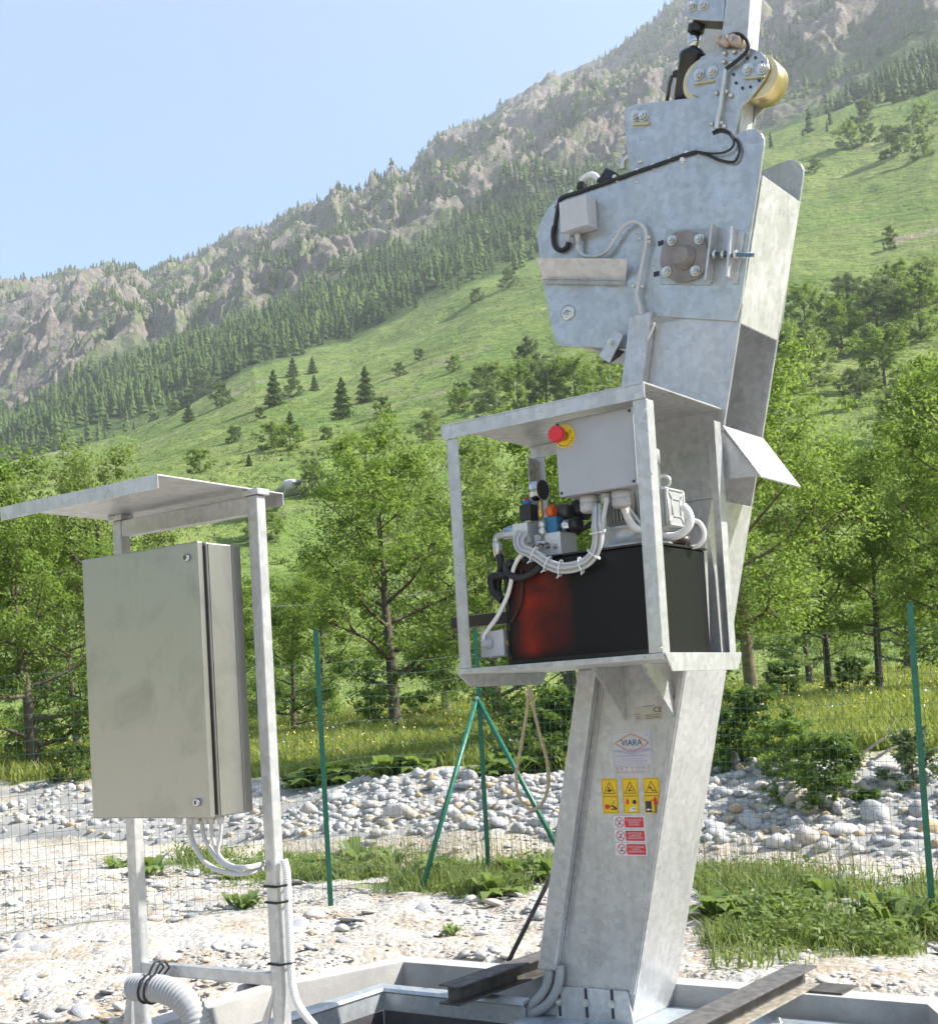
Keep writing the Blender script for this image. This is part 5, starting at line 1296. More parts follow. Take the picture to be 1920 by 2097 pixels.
# the slab the stand is bolted to
slab = ktop('concrete_footing', 'pale concrete footing under the posts of the cabinet stand', 'footing')
m = MB(); m.box(-1.0, .25, -.28, .22, -.30, -.155); m.build('footing_block', M_concrete, slab, .01)
pl = ctop('steel_base_plate', 'bluish galvanised steel plate lying under the foot of the crane column', 'steel plate')
m = MB(); m.box(-1.06, .30, -.75, .34, -.182, -.1705); m.build('plate_sheet', galvanised('blue_galvanised', (.46, .52, .56), .55, .34, (6, 6, 6)), pl, .002)
for q in ((-.05, .25), (-.28, .24), (.12, .05), (-.02, -.25)):
    m = MB(); m.hexbolt((q[0], q[1], -.1705), (0, 0, 1), .012, .012); m.build('bolt', M_zinc, pl)
rail = ctop('edge_rail', 'folded galvanised edge rail turning a corner in front of the pit', 'edge rail')
M_railg = galvanised('rail_galvanised', (.46, .49, .51), .45, .32, (3, 3, 3))
# profile swept along the corner: (offset outward, z)
path = [(-1.835, -1.10), (-1.835, -.075), (-1.055, -.075)]
prof = [(-.005, -.103), (.050, -.098), (.056, -.103), (.056, -.112), (.004, -.118), (.004, -.128), (.012, -.132), (.012, -.200), (-.002, -.204), (-.002, -.126), (-.012, -.118)]
# offset is measured away from the viewer side: left of travel
m = MB(); rings = []
for i in range(3):
    ring = []
    for o_, z_ in prof:
        # outward = toward -a on the first leg, +b on the second
        if i == 0: ring.append((path[0][0] - o_, path[0][1], z_))
        elif i == 1: ring.append((path[1][0] - o_, path[1][1] + o_, z_))
        else: ring.append((path[2][0], path[2][1] + o_, z_))
    rings.append(ring)
k = len(prof)
v = [p for r in rings for p in r]
f = [(i * k + j, i * k + (j + 1) % k, (i + 1) * k + (j + 1) % k, (i + 1) * k + j) for i in range(2) for j in range(k)] + [tuple(range(k)), tuple(range(3 * k - 1, 2 * k - 1, -1))]
m.add(v, f); m.build('rail_profile', M_railg, rail, .0015)
M_dark = plain('void_shade', (.055, .055, .06), .6, 0, .2, 20)
m = MB(); m.box(-1.83, -1.0605, -.078, -.072, -1.19, -.206); m.box(-1.838, -1.832, -1.10, -.085, -1.19, -.206); m.build('void_sheet', M_dark, rail)  # dark-coloured sheets stand in for the shaded void below the rail
def ibeam(m, a0, a1, b0, b1, z0, z1, t=.008):
    ac = (a0 + a1) / 2
    m.box(a0, a1, b0, b1, z1 - t, z1); m.box(a0, a1, b0, b1, z0, z0 + t); m.box(ac - .004, ac + .004, b0, b1, z0 + t, z1 - t); return m
bR = ctop('steel_beam', 'dark steel I-beam right of the column, its end over the pit kerb', 'steel beam')
m = MB(); ac = -.05; z0_, z1_ = KZT + .001, .004
m.box(-.104, .010, -1.3, .535, z1_ - .008, z1_); bR_top = m.build('top_flange', M_dustysteel, bR, .001)
m = MB(); m.box(ac - .005, ac + .005, -1.3, .533, z0_ + .008, z1_ - .008); m.build('web', M_darksteel, bR)
m = MB(); m.box(-.104, .012, -1.3, .545, z0_, z0_ + .008); m.build('bottom_flange', plain('worn_flange', (.30, .27, .22), .6, .1, .4, 30), bR, .001)
bL = ctop('steel_beam', 'dark steel I-beam left of the column, dusty on top', 'steel beam')
m = MB(); m.box(-1.300, -1.195, -.34, .47, z1_ - .008, z1_); m.build('top_flange', M_dustysteel, bL, .001)
m = MB(); m.box(-1.2525, -1.2425, -.34, .468, z0_ + .008, z1_ - .008); m.build('web', M_darksteel, bL)
m = MB(); m.box(-1.300, -1.195, -.34, .47, z0_, z0_ + .008); m.build('bottom_flange', M_darksteel, bL, .001)
rd = ctop('support_rod', 'dark steel rod slanting from the left beam up behind the column', 'steel rod')
m = MB(); q = [(-1.331,0.22,-0.009),(-1.161,0.22,0.154)]
m.cyl(q[0], (q[1][0] + .10, .36, q[1][2] + .36), .011, 10); m.build('rod', M_darksteel, rd)
bp2 = ctop('shim_plate', 'flat black steel shim on the kerb beside the right beam', 'steel plate')
m = MB(); m.box(.02, .16, .40, .56, KZT + .001, KZT + .010); m.build('shim_sheet', M_darksteel, bp2)

# ------------------------------------------------------------------ fence
FP = [(-3.15, 7.40), (-.949, 8.231), (.041, 9.031), (2.249, 6.714), (4.2, 4.9)]
FT = [1.62, 1.70, 1.72, 1.56, 1.55]
fence = empty('wire_fence', (FP[1][0], FP[1][1], 0), 0, 'green wire mesh fence on thin green posts around the machine', 'fence')
def fl(x, y, z=0): return (x - FP[1][0], y - FP[1][1], z)
for i, ((x, y), tz) in enumerate(zip(FP, FT)):
    m = MB(); c = fl(x, y); w = .016; z0_ = float(zt(x, y)) - .1
    tilt = {1: (-.004, 0), 2: (.003, 0), 3: (.004, 0)}.get(i, (0, 0))
    # T-section post
    def sec(dx, dy): return [(c[0] - w + dx, c[1] - .006 + dy), (c[0] + w + dx, c[1] - .006 + dy), (c[0] + w + dx, c[1] + dy), (c[0] - w + dx, c[1] + dy)]
    b4 = [(p[0], p[1], z0_) for p in sec(0, 0)]; t4 = [(p[0], p[1], tz) for p in sec(*tilt)]
    m.hexa(b4, t4)
    b4 = [(c[0] - .003, c[1] + .0005, z0_), (c[0] + .003, c[1] + .0005, z0_), (c[0] + .003, c[1] + .03, z0_), (c[0] - .003, c[1] + .03, z0_)]
    m.hexa(b4, [(p[0] + tilt[0], p[1], tz - .015) for p in b4])
    m.build('post', M_green, fence)
top = (FP[2][0] - .01, FP[2][1] - .03, 1.22)
for (x, y) in ((-.419, 8.442), (.62, 8.45)):
    m = MB(); z0_ = float(zt(x, y)) - .05
    m.cyl(fl(top[0], top[1], top[2]), fl(x, y, z0_), .017, 8); m.build('brace', M_green, fence)
m = MB(); q = fl(*top); m.hexbolt((q[0], q[1] - .02, q[2]), (0, -1, 0), .010, .012); m.build('bolt', M_zinc, fence)
for i in range(4):
    (xa, ya), (xb, yb) = FP[i], FP[i + 1]; L_ = math.hypot(xb - xa, yb - ya); V = []; F = []
    rw = np.random.default_rng(40 + i)
    za_, zb2 = float(zt(xa, ya)) + .03, float(zt(xb, yb)) + .03; H_ = 1.46
    def wire(P, r_=.0012):
        for k in range(len(P) - 1):
            A_, B_ = np.array(P[k]), np.array(P[k + 1]); b0 = len(V)
            d = B_ - A_; d /= np.linalg.norm(d); ref = np.array([0, 0, 1.]) if abs(d[2]) < .9 else np.array([1., 0, 0])
            u = np.cross(d, ref); u /= np.linalg.norm(u); w_ = np.cross(d, u)
            for E_ in (A_, B_):
                for a in (0, 2.094, 4.189): V.append(E_ + (u * math.cos(a) + w_ * math.sin(a)) * r_)
            for a in range(3): F.append((b0 + a, b0 + (a + 1) % 3, b0 + 3 + (a + 1) % 3, b0 + 3 + a))
    nv = int(L_ / .046); nx, ny = -(yb - ya) / L_, (xb - xa) / L_
    ph = rw.uniform(0, 6)
    def belly(u, h): return .018 * math.sin(u * 7 + ph) * math.sin(h * 3) + .01 * math.sin(u * 19 + h * 5)
    for k in range(1, nv):
        u = k / nv; P = []
        for h in np.linspace(0, 1, 5):
            d = belly(u, h); P.append((xa + (xb - xa) * u + nx * d - FP[1][0], ya + (yb - ya) * u + ny * d - FP[1][1], za_ + (zb2 - za_) * u + H_ * h + .012 * math.sin(u * 9 + ph)))
        wire(P)
    for h in np.linspace(0, 1, 20):
        P = []
        for u in np.linspace(0, 1, 14):
            d = belly(u, h); P.append((xa + (xb - xa) * u + nx * d - FP[1][0], ya + (yb - ya) * u + ny * d - FP[1][1], za_ + (zb2 - za_) * u + H_ * h + .012 * math.sin(u * 9 + ph)))
        wire(P, .0016 if h in (0, 1) else .0013)
    o = link_mesh('wire_mesh', np_mesh('wire_mesh', np.array(V), np.array(F), M_wire), fence); o['kind'] = 'stuff'

# pale wire strung through the trees
wz = [(-4.504,25.5,3.359),(-3.129,25.5,3.345),(-2.416,25.5,3.36),(-1.561,25.5,3.386),(-0.513,25.5,3.448),(0.535,25.5,3.52)]
wl_ = empty('overhead_wire', tuple(wz[0]), 0, 'thin pale wire strung level through the tree crowns between cabinet and crane', 'wire')
m = MB(); m.tube([(p[0] - wz[0][0], p[1] - wz[0][1], p[2] - wz[0][2]) for p in wz], .005, 5); m.build('wire_strand', M_white, wl_)

# ------------------------------------------------------------------ trees by the fence and across the river flat
def px(xx): return math.degrees(math.atan((xx - 960) / 2700))
NEAR = [  # kind, bearing, distance, scale, turn, label
    (ASH[0], px(-120), 23, .84, .3, 'leafy ash at the left picture edge behind the cabinet roof'),
    (ASH[1], px(60), 22.5, .80, 1.1, 'bright ash tree left of the cabinet, behind the mesh'),
    (ASH[3], px(235), 23, .80, 2.0, 'pale-tipped ash rising behind the cabinet roof'),
    (ASH[2], px(370), 25, .70, 4.0, 'ash tree hidden mostly by the cabinet'),
    (ASH[0], px(150), 31, .86, 2.9, 'ash further back at the left, between two nearer trees'),
    (ASH[2], px(590), 29, .66, .7, 'low ash close to the right post of the stand'),
    (ASH[1], px(655), 36, .74, 5.0, 'small ash behind the thin fence post left of the middle'),
    (LEANT, px(800), 25, .88, 2.6, 'ash with a leaning dark trunk in the middle, between cabinet and crane'),
    (ASH[1], px(905), 33, .84, 1.9, 'ash behind the braced fence post, seen past the oil tank'),
    (ASH[3], px(1010), 27, .88, .5, 'bright ash seen through the equipment frame'),
    (ASH[0], px(1170), 17.2, .74, 3.6, 'ash with a slanting trunk just left of the column, under the tray'),
    (ASH[2], px(1275), 24, .95, 5.5, 'ash hidden mostly behind the crane column'),
    (ASH_TALL[0], px(1535), 17, .70, 2.2, 'large ash right of the column with a thick lichened trunk'),
    (ASH_TALL[1], px(1690), 28, .82, 1.3, 'ash with a thin bare lower trunk, middle of the three right trunks'),
    (ASH_TALL[1], px(1792), 27, .80, 4.1, 'ash with a bare trunk left of the right fence post'),
    (ASH_TALL[0], px(1930), 26, .70, 5.2, 'ash at the right picture edge behind the right fence post'),
    (ASH[3], px(1650), 36, .72, 1.0, 'pale-tipped ash behind the deflector plate of the crane'),
    (ASH[1], px(1850), 40, .82, 3.0, 'ash standing back at the foot of the slope on the right'),
    (ASH[0], px(1420), 30, .95, 2.0, 'ash directly behind the leaning column'),
    (ASH[2], px(470), 34, .72, 1.0, 'ash far back, seen between cabinet and right post'),
    (ASH[0], px(-250), 26, 1.0, 5.0, 'ash beyond the left picture edge'),
    (ASH[1], px(2060), 24, .9, 0.0, 'ash beyond the right picture edge'),
]
for kind, az, r, s, t, lab in NEAR:
    x, y = bearing(az, r); plant_tree(kind, x, y, s, t, lab, 'ash trees on the river flat')

# slope trees: bearing and foot from the survey, height as seen
SLOPE = [
 ([(14.0453,0.2205)], 130, 'rounded leafy tree on the slope close right of the crane head'), ([(15.3052,0.2227)], 115, 'leafy tree on the slope, one right of the crane head tree'),
 ([(16.6491,0.2441)], 110, 'leafy tree in the green thicket right of the crane'), ([(18.1412,0.2478)], 120, 'leafy tree in the thicket, above the lone hummock tree'),
 ([(19.7844,0.2471)], 120, 'leafy tree at the right edge of the thicket'), ([(13.4393,0.2476)], 90, 'low tree just beside the bright closing sheet'),
 ([(15.2287,0.2639)], 95, 'greyish tree topping the thicket right of the crane'), ([(17.0459,0.2687)], 85, 'upper tree of the thicket on the right slope'),
 ([(18.9111,0.2692)], 95, 'upper right tree of the thicket'), ([(20.2658,0.2709)], 90, 'topmost tree of the thicket at the picture edge'),
 ([(18.2383,0.2143)], 122, 'lone round tree with a visible trunk on the right hummock'), ([(17.0764,0.2032)], 75, 'bush below the lone hummock tree'),
 ([(13.6998,0.1845)], 120, 'tree at the slope foot behind the deflector'), ([(1.7038,0.2403)], 62, 'bush on the slope above the frame roof corner'),
 ([(2.7340,0.2277)], 90, 'leafy tree above the frame roof'), ([(3.9938,0.2204)], 110, 'leafy tree above the middle of the frame roof'),
 ([(5.2892,0.2243)], 105, 'leafy tree left of the cable duct above the roof'), ([(6.7059,0.2336)], 85, 'bush on the slope under the head plate'),
 ([(7.5765,0.2397)], 60, 'small bush under the stop bracket'), ([(1.4040,0.2152)], 72, 'leafy bush left of the frame roof'),
 ([(0.1545,0.2268)], 52, 'low bush on the slope left of the frame roof'), ([(-1.2036,0.2055)], 62, 'bush above the middle ash crown'),
 ([(19.8483,0.1934)], 100, 'tree on the bank at the right picture edge'), ([(18.8247,0.1779)], 110, 'tree under the right hummock'),
 ([(3.2331,0.2479)], 50, 'grey willow bush on the slope left of the head'), ([(-3.7941,0.1983)], 55, 'bush over the middle ash'),
 ([(-8.7890,0.1532)], 60, 'bush below the dome boulder'), ([(-6.4341,0.1684)], 70, 'bush right of the dome boulder'), ([(-8.6332,0.1345)], 90, 'bush behind the right stand post'),
]
kinds = [THICK[0], THICK[1], THICK[0], THICK[2]]
hts = [5.0] * 4
for i, (q, hp, lab) in enumerate(SLOPE):
    az, tn = q[0]; x, y, z, r = hit(az, tn); k = i % 4
    H_ = hp * r / 2700; s = H_ / hts[k]
    plant_tree(kinds[k], x, y, s * 1.12, i * 1.3, lab, 'trees on the slope', 'slope_tree', z - .05 * H_, 'tree', s)
MEADOW = [  # survey, pixels high, kind c/d/g/l, label
 ([(-7.8743,0.2386)], 78, 'c', 'narrow dark conifer standing alone on the meadow'), ([(-4.9432,0.2267)], 88, 'c', 'broad conifer, left of a close pair on the meadow'),
 ([(-3.8829,0.2384)], 78, 'c', 'conifer, right and higher of a close pair on the meadow'), ([(-6.1097,0.2490)], 34, 'c', 'short conifer between lone and paired conifers'),
 ([(-10.0511,0.2387)], 42, 'd', 'dark bush left of the lone conifer'), ([(-11.5512,0.2272)], 42, 'c', 'small conifer at the left meadow edge'), ([(-12.2157,0.2321)], 26, 'd', 'little dark bush at the far left of the meadow'),
 ([(-7.0994,0.2438)], 37, 'd', 'dark bush just right of the lone conifer'), ([(-10.8375,0.2471)], 52, 'g', 'grey-green tree at the lower forest edge'), ([(-16.1423,0.1992)], 36, 'c', 'small conifer low over the left ash trees'),
 ([(-3.1265,0.2272)], 36, 'd', 'dark bush right below the paired conifers'), ([(0.3711,0.2338)], 40, 'd', 'dark round bush near the frame roof'), ([(3.3008,0.2550)], 62, 'g', 'grey willow left of the crane head'),
 ([(1.1210,0.2459)], 40, 'd', 'bush on a fold of slope by the crane'), ([(-7.2819,0.2030)], 52, 'l', 'green bush above the dome boulder'), ([(-8.0959,0.2053)], 48, 'l', 'green bush left above the dome boulder'),
 ([(-7.2383,0.2180)], 44, 'c', 'slim young conifer on the lower meadow'), ([(-8.5130,0.2284)], 22, 'd', 'tiny dark bush under the lone conifer'), ([(-11.1807,0.1885)], 46, 'l', 'pale bush over the cabinet roof'),
 ([(-9.0958,0.1924)], 26, 'c', 'tiny conifer beside the pale scree streak'), ([(-5.6713,0.2110)], 24, 'd', 'tiny bush below the paired conifers'), ([(-2.3228,0.2576)], 26, 'd', 'small bush on the upper meadow'),
 ([(-6.1553,0.2622)], 36, 'c', 'young conifer under the forest belt'), ([(-7.0099,0.2600)], 42, 'c', 'conifer at the forest foot, left of the scree'), ([(17.6191,0.3953)], 50, 'l', 'bright green bush high on the right slope'),
 ([(19.4228,0.3841)], 56, 'd', 'dark bush with a long shadow on the right slope'), ([(20.4278,0.3791)], 42, 'l', 'round bush at the upper right picture edge'), ([(20.4304,0.3983)], 52, 'l', 'taller green bush above the round edge bush'),
 ([(18.3416,0.3977)], 34, 'd', 'dark bush between two brighter bushes on the right'), ([(16.0426,0.3818)], 26, 'd', 'low dark bush close right of the head plates'), ([(18.2255,0.4128)], 46, 'g', 'greyish bush under the right forest edge'),
 ([(18.9932,0.3984)], 24, 'd', 'small bush near the long-shadowed one'), ([(18.9026,0.3239)], 22, 'd', 'small dark bush on the bare right slope'), ([(18.8687,0.3157)], 24, 'd', 'low dark bush, lower of two on the bare right slope'),
 ([(-1.4292,0.2682)], 24, 'd', 'small bush right of the rocky outcrop'), ([(2.6257,0.3210)], 34, 'd', 'small dark bush below the forest tip'), ([(1.1907,0.3113)], 28, 'd', 'bush at the meadow top by the forest tip'),
 ([(-9.6686,0.2113)], 30, 'd', 'bush on the lower left meadow'), ([(-4.9689,0.1973)], 36, 'l', 'pale green bush above the middle trees'), ([(0.0471,0.2592)], 30, 'l', 'soft green bush in the meadow fold'),
]
for i, (q, hp, kd, lab) in enumerate(MEADOW):
    az, tn = q[0]; x, y, z, r = hit(az, tn); H_ = hp * r / 2700
    if kd == 'c':
        t = empty('conifer', (x, y, z - .1), i * 1.7, lab, 'conifer', 'conifers on the meadow'); w = H_ * (1.35 if hp > 60 else 1.6)
        t.scale = (w, w, H_ * 1.02); link_mesh('trunk', ctrunk_me, t); link_mesh('crown', conifer_me[i % 3], t)
    else:
        k = {'d': 0, 'l': 1, 'g': 2}[kd]
        plant_tree(SHRUB[k], x, y, H_ * 1.05, i * 1.1, lab, 'bushes on the meadow', 'bush', z - .02 * H_, 'bush', H_ * .95)

n = 5200; a_ = rng.uniform(-21, 24, n); r2_ = geomseries(70, 620, n)[rng.permutation(n)]; x, y = r2_ * np.sin(np.radians(a_)), r2_ * np.cos(np.radians(a_))
k = (fbm(x / 24, y / 24, 4, 95) - .10 * smst(r2_, 120, 420) + .05 * smst(a_, 2, 14) * (1 - smst(r2_, 90, 240)) > .545) & (r2_ < np.interp(a_, [-21, 24], [545, 545])); x, y, r2_ = x[k], y[k], r2_[k]; n = len(x)
C_ = np.stack([x, y, zt(x, y) + .2], 1); S__ = rng.uniform(.3, .95, n) * (.6 + r2_ / 500); V, F = leaf_cloud(rng, C_, S__, 26, .20, .9, .8)
V = V.reshape(-1, 26 * 4, 3); V = (C_[:, None] + (V - C_[:, None]) * 1.0).reshape(-1, 3)
tag(link_mesh('meadow_scrub', np_mesh('meadow_scrub', V, F, M_leaf_dark)), 'low dark scrub dotted over the meadow slope', kind='stuff')

# dome boulder and outcrops on the slope
def rock_mesh(seed, sub, nz=.35, fl=(1, 1, .7), npl=9):
    bm = bmesh.new(); bmesh.ops.create_icosphere(bm, subdivisions=sub, radius=1); r_ = np.random.default_rng(seed)
    off = r_.uniform(0, 50, 3); sc = np.array(fl) * r_.uniform(.8, 1.2, 3)
    planes = r_.normal(0, 1, (9, 3)); planes /= np.linalg.norm(planes, axis=1, keepdims=True); pd = r_.uniform(.58, .92, 9)
    for v in bm.verts:
        p = np.array(v.co)
        for n_, d_ in zip(planes[:npl], pd):
            e_ = p @ n_ - d_
            if e_ > 0: p = p - n_ * e_ * .85
        k = 1 + nz * (float(vnoise(np.array([p[0] * 1.6 + off[0]]), np.array([p[1] * 1.6 + p[2] * 1.3 + off[1]]), seed)[0]) - .5)
        v.co = Vector(tuple(p * k * sc))
    me = bpy.data.meshes.new('stone'); bm.to_mesh(me); bm.free()
    me.polygons.foreach_set('use_smooth', [True] * len(me.polygons)); me.materials.append(M_stone); return me
q = [(-7.3777,0.1701)][0]; x, y, z, r = hit(*q)
bo = link_mesh('boulder', rock_mesh(77, 4, .9, (1, .9, .8), 0), None, (x, y, z + .20 * 30 * r / 2700), (0, 0, .4), tuple(v * r / 2700 for v in (38, 36, 21)))
bo.data.materials[0] = make_stone('pale_boulder_stone', [(.52, .50, .46)], True)
tag(bo, 'pale dome-shaped boulder on the slope beside the cabinet roof', 'boulder')

# ------------------------------------------------------------------ stones
STONES = [rock_mesh(s, 2, .35, (1, .85, .62)) for s in range(100, 110)]
BIGST = [rock_mesh(s, 3, .35, (1, .85, .66)) for s in range(120, 126)]
def sq(x, y): return x * NS[0] + y * NS[1], x * NS[1] - y * NS[0]
def from_sq(s, q): return s * NS[0] + q * NS[1], s * NS[1] - q * NS[0]
bank_me = None
# sheet of coarse rubble under the bank
qv = np.linspace(-20, 9, 300); sv = np.linspace(9.0, 12.0, 40)
Sg, Qg = np.meshgrid(sv, qv); Xb, Yb = from_sq(Sg.ravel(), Qg.ravel())
edge = np.minimum(smst(Sg.ravel(), 9.0, 9.3), 1 - smst(Sg.ravel() + (fbm(Qg.ravel() * .8, Sg.ravel() * .4, 3, 15) - .5) * 1.4, 11.1, 11.8))
Zb_ = zt(Xb, Yb) + edge * (.012 + .05 * (fbm(Xb * 3, Yb * 3, 3, 14) - .5)) - .07 * (1 - edge)
i, j = np.meshgrid(np.arange(len(sv) - 1), np.arange(len(qv) - 1)); a = (j * len(sv) + i).ravel()
M_rubble = make_stone('rubble_sheet', [(.30, .29, .27)], True)
bank = link_mesh('stone_bank', np_mesh('stone_bank', np.stack([Xb, Yb, Zb_], 1), np.stack([a, a + 1, a + len(sv) + 1, a + len(sv)], 1), M_rubble, True))
tag(bank, 'bank of grey river stones heaped beyond the stream', kind='structure')
def pebbles(name, n, fxy, size, mat, parent=None, label=None, sub=1, zoff=.25, flat=1.0):
    r_ = np.random.default_rng(n); bm = bmesh.new(); bmesh.ops.create_icosphere(bm, subdivisions=sub, radius=1)
    v0 = np.array([tuple(v.co) for v in bm.verts]); f0 = np.array([[v.index for v in f.verts] for f in bm.faces]); bm.free()
    x, y = fxy(r_, n); n = len(x); s = size(r_, n); z = zt(x, y)
    sc = s[:, None] * np.stack([r_.uniform(.8, 1.3, n), r_.uniform(.6, 1, n), flat * r_.uniform(.45, .75, n)], 1)
    V = v0[None] * (1 + r_.uniform(-.22, .22, (n, len(v0), 1))) * sc[:, None, :]
    an = r_.uniform(0, 6.28, n); c, s_ = np.cos(an)[:, None], np.sin(an)[:, None]
    X_ = V[..., 0] * c - V[..., 1] * s_ + x[:, None]; Y_ = V[..., 0] * s_ + V[..., 1] * c + y[:, None]; Z_ = V[..., 2] + (z + sc[:, 2] * zoff)[:, None]
    Vv = np.stack([X_, Y_, Z_], -1).reshape(-1, 3); Ff = (f0[None] + (np.arange(n) * len(v0))[:, None, None]).reshape(-1, 3)
    o = link_mesh(name, np_mesh(name, Vv, Ff, mat, True), parent); tag(o, label, kind='stuff'); return o
rs_ = np.random.default_rng(5)
def stones_on(parent, n, fxy, size, fl_=1.0, zk=.25):
    x, y = fxy(rs_, n * 6)
    sz = np.sort(size(rs_, len(x)))[::-1]; done = []; c = 0
    cell = {}
    for xx, yy, s in zip(x, y, sz):
        if c >= n: break
        ok = True; k = (int(xx / .7), int(yy / .7))
        for dx in (-1, 0, 1):
            for dy in (-1, 0, 1):
                for (px_, py_, ps) in cell.get((k[0] + dx, k[1] + dy), ()):
                    if (px_ - xx) ** 2 + (py_ - yy) ** 2 < (.72 * (ps + s)) ** 2: ok = False
        if not ok: continue
        cell.setdefault(k, []).append((xx, yy, s)); c += 1
        me = (BIGST if s > .13 else STONES)[rs_.integers(6)]
        link_mesh('stone', me, parent, (xx, yy, float(zt(xx, yy)) + s * zk), (rs_.uniform(-.3, .3), rs_.uniform(-.3, .3), rs_.uniform(0, 6.28)), (s * rs_.uniform(.9, 1.25), s * rs_.uniform(.8, 1.05), s * fl_ * rs_.uniform(.8, 1.15)))
def view_ok(x, y, m=1.5):
    az = np.degrees(np.arctan2(x, y)); return (az > -20 - m) & (az < 19.5 + m)
def bank_xy(r_, n):
    s = 9.25 + 2.4 * r_.uniform(0, 1, n) ** .95; q = r_.uniform(-19, 8, n); x, y = from_sq(s, q)
    k = view_ok(x, y) & ((q > -10.5) | (r_.uniform(0, 1, n) < .18)) & (s + (fbm(q * .8, s * .4, 3, 15) - .5) * 1.4 < 11.2)
    return x[k], y[k]
stones_on(bank, 300, bank_xy, lambda r_, n: .04 + .125 * r_.beta(1.1, 3.6, n), 1.0, .36)
pebbles('rubble', 9000, bank_xy, lambda r_, n: .02 + .075 * r_.beta(1, 2.2, n), M_pebble, bank, None, 1, .55)
def grav_xy(r_, n):
    az = r_.uniform(-21, 21, n); r = 5.4 + 7.4 * r_.uniform(0, 1, n) ** .8; x, y = bearing_np(az, r)
    s = x * NS[0] + y * NS[1]
    k = ~inpit(x, y, -.18) & (grasscover(x, y) < .45) & (s < 9.2); return x[k], y[k]
def bearing_np(az, r): return r * np.sin(np.radians(az)), r * np.cos(np.radians(az))
stones_on(ground, 300, grav_xy, lambda r_, n: .025 + .10 * r_.beta(1, 5, n), .6, .02)
pebbles('gravel', 13000, grav_xy, lambda r_, n: .006 + .034 * r_.beta(1, 3.6, n), M_pebble, None, 'pale loose gravel covering the ground round the pit', 1, .0, .55)

# ------------------------------------------------------------------ grass, weeds, flowers
def blades(name, x, y, h, w, lean, mat, label, z=None, r_=None):
    r_ = r_ or np.random.default_rng(len(x)); n = len(x); z = zt(x, y) if z is None else z
    a = r_.uniform(0, 6.28, n); b = r_.uniform(0, 6.28, n); l = lean * h * r_.uniform(.2, 1, n)
    P = np.stack([x, y, z - .02], 1); U = np.stack([np.cos(a) * w, np.sin(a) * w, 0 * a], 1)
    Lm = np.stack([np.cos(b) * l * .3, np.sin(b) * l * .3, h * .55], 1); Lt = np.stack([np.cos(b) * l, np.sin(b) * l, h * (1 - .15 * lean)], 1)
    V = np.stack([P - U, P + U, P + Lm + U * .75, P + Lm - U * .75, P + Lt], 1).reshape(-1, 3)
    k = np.arange(n)[:, None] * 5
    F = np.concatenate([k + np.array([0, 1, 2]), k + np.array([0, 2, 3]), k + np.array([3, 2, 4])], 0)
    o = link_mesh(name, np_mesh(name, V, F, mat)); return tag(o, label, kind='stuff')
r_ = np.random.default_rng(9)
az = r_.uniform(-20.5, 20.5, 150000); rr = 5.8 + 5.8 * r_.uniform(0, 1, 150000); x, y = bearing_np(az, rr)
g = grasscover(x, y); s = x * NS[0] + y * NS[1]
k = (r_.uniform(0, 1, len(x)) < g * .9) & (s < 9) & ~inpit(x, y, -.2) & (fbm(x * 2.2, y * 2.2, 2, 63) > .30)
x, y = x[k][:14000], y[k][:14000]; hv = (.05 + .17 * fbm(x * 1.7, y * 1.7, 3, 64)) * r_.uniform(.5, 1.3, len(x))
blades('riverside_grass', x, y, hv, .0045 + .006 * hv, .75, M_grass, 'short green grass and weeds between gravel and stream')
n = 46000; az = r_.uniform(-20.5, 20.5, n); rr = 5.8 + 5.8 * r_.uniform(0, 1, n); x, y = bearing_np(az, rr)
g = grasscover(x, y); k = (r_.uniform(0, 1, n) < g) & (x * NS[0] + y * NS[1] < 9) & ~inpit(x, y, -.2) & (fbm(x * 2.0, y * 2.0, 3, 67) > .40)
x, y = x[k], y[k]; n = len(x); hz_ = fbm(x * 2.0, y * 2.0, 3, 67)
C = np.stack([x, y, zt(x, y) + r_.uniform(.0, 1, n) * .42 * np.clip(hz_ - .34, 0, 1)], 1); V, F = leaf_cloud(r_, C, np.full(n, .05), 2, .021, 1.3)
tag(link_mesh('low_weeds', np_mesh('low_weeds', V, F, M_weed)), 'low leafy weeds mixed into the short grass', kind='stuff')
# dry seed stalks along the stream
az = r_.uniform(-18, 16, 1800); rr = r_.uniform(7.5, 11, 1800); x, y = bearing_np(az, rr); s = x * NS[0] + y * NS[1]; k = (s > 7.0) & (s < 8.1)
blades('dry_stalks', x[k], y[k], r_.uniform(.25, .5, k.sum()), .0022, .3, make_leaf('dry_grass', (.25, .20, .11), (.33, .27, .15), .25), 'thin dry grass stalks along the stream edge')
n = 170000; az = r_.uniform(-21, 21, n); rr = 13 + 32 * r_.uniform(0, 1, n) ** 1.15; x, y = bearing_np(az, rr); s = x * NS[0] + y * NS[1]
k = (grasscover(x, y) > .4) & (s > 11.0); x, y = x[k], y[k]; rr = rr[k]
hv = (.12 + .34 * fbm(x * .5, y * .5, 3, 65)) * r_.uniform(.5, 1.25, len(x))
blades('meadow_grass', x, y, hv, .005 + .00045 * rr, .7, M_grass_meadow, 'tall flowering meadow grass beyond the stone bank')
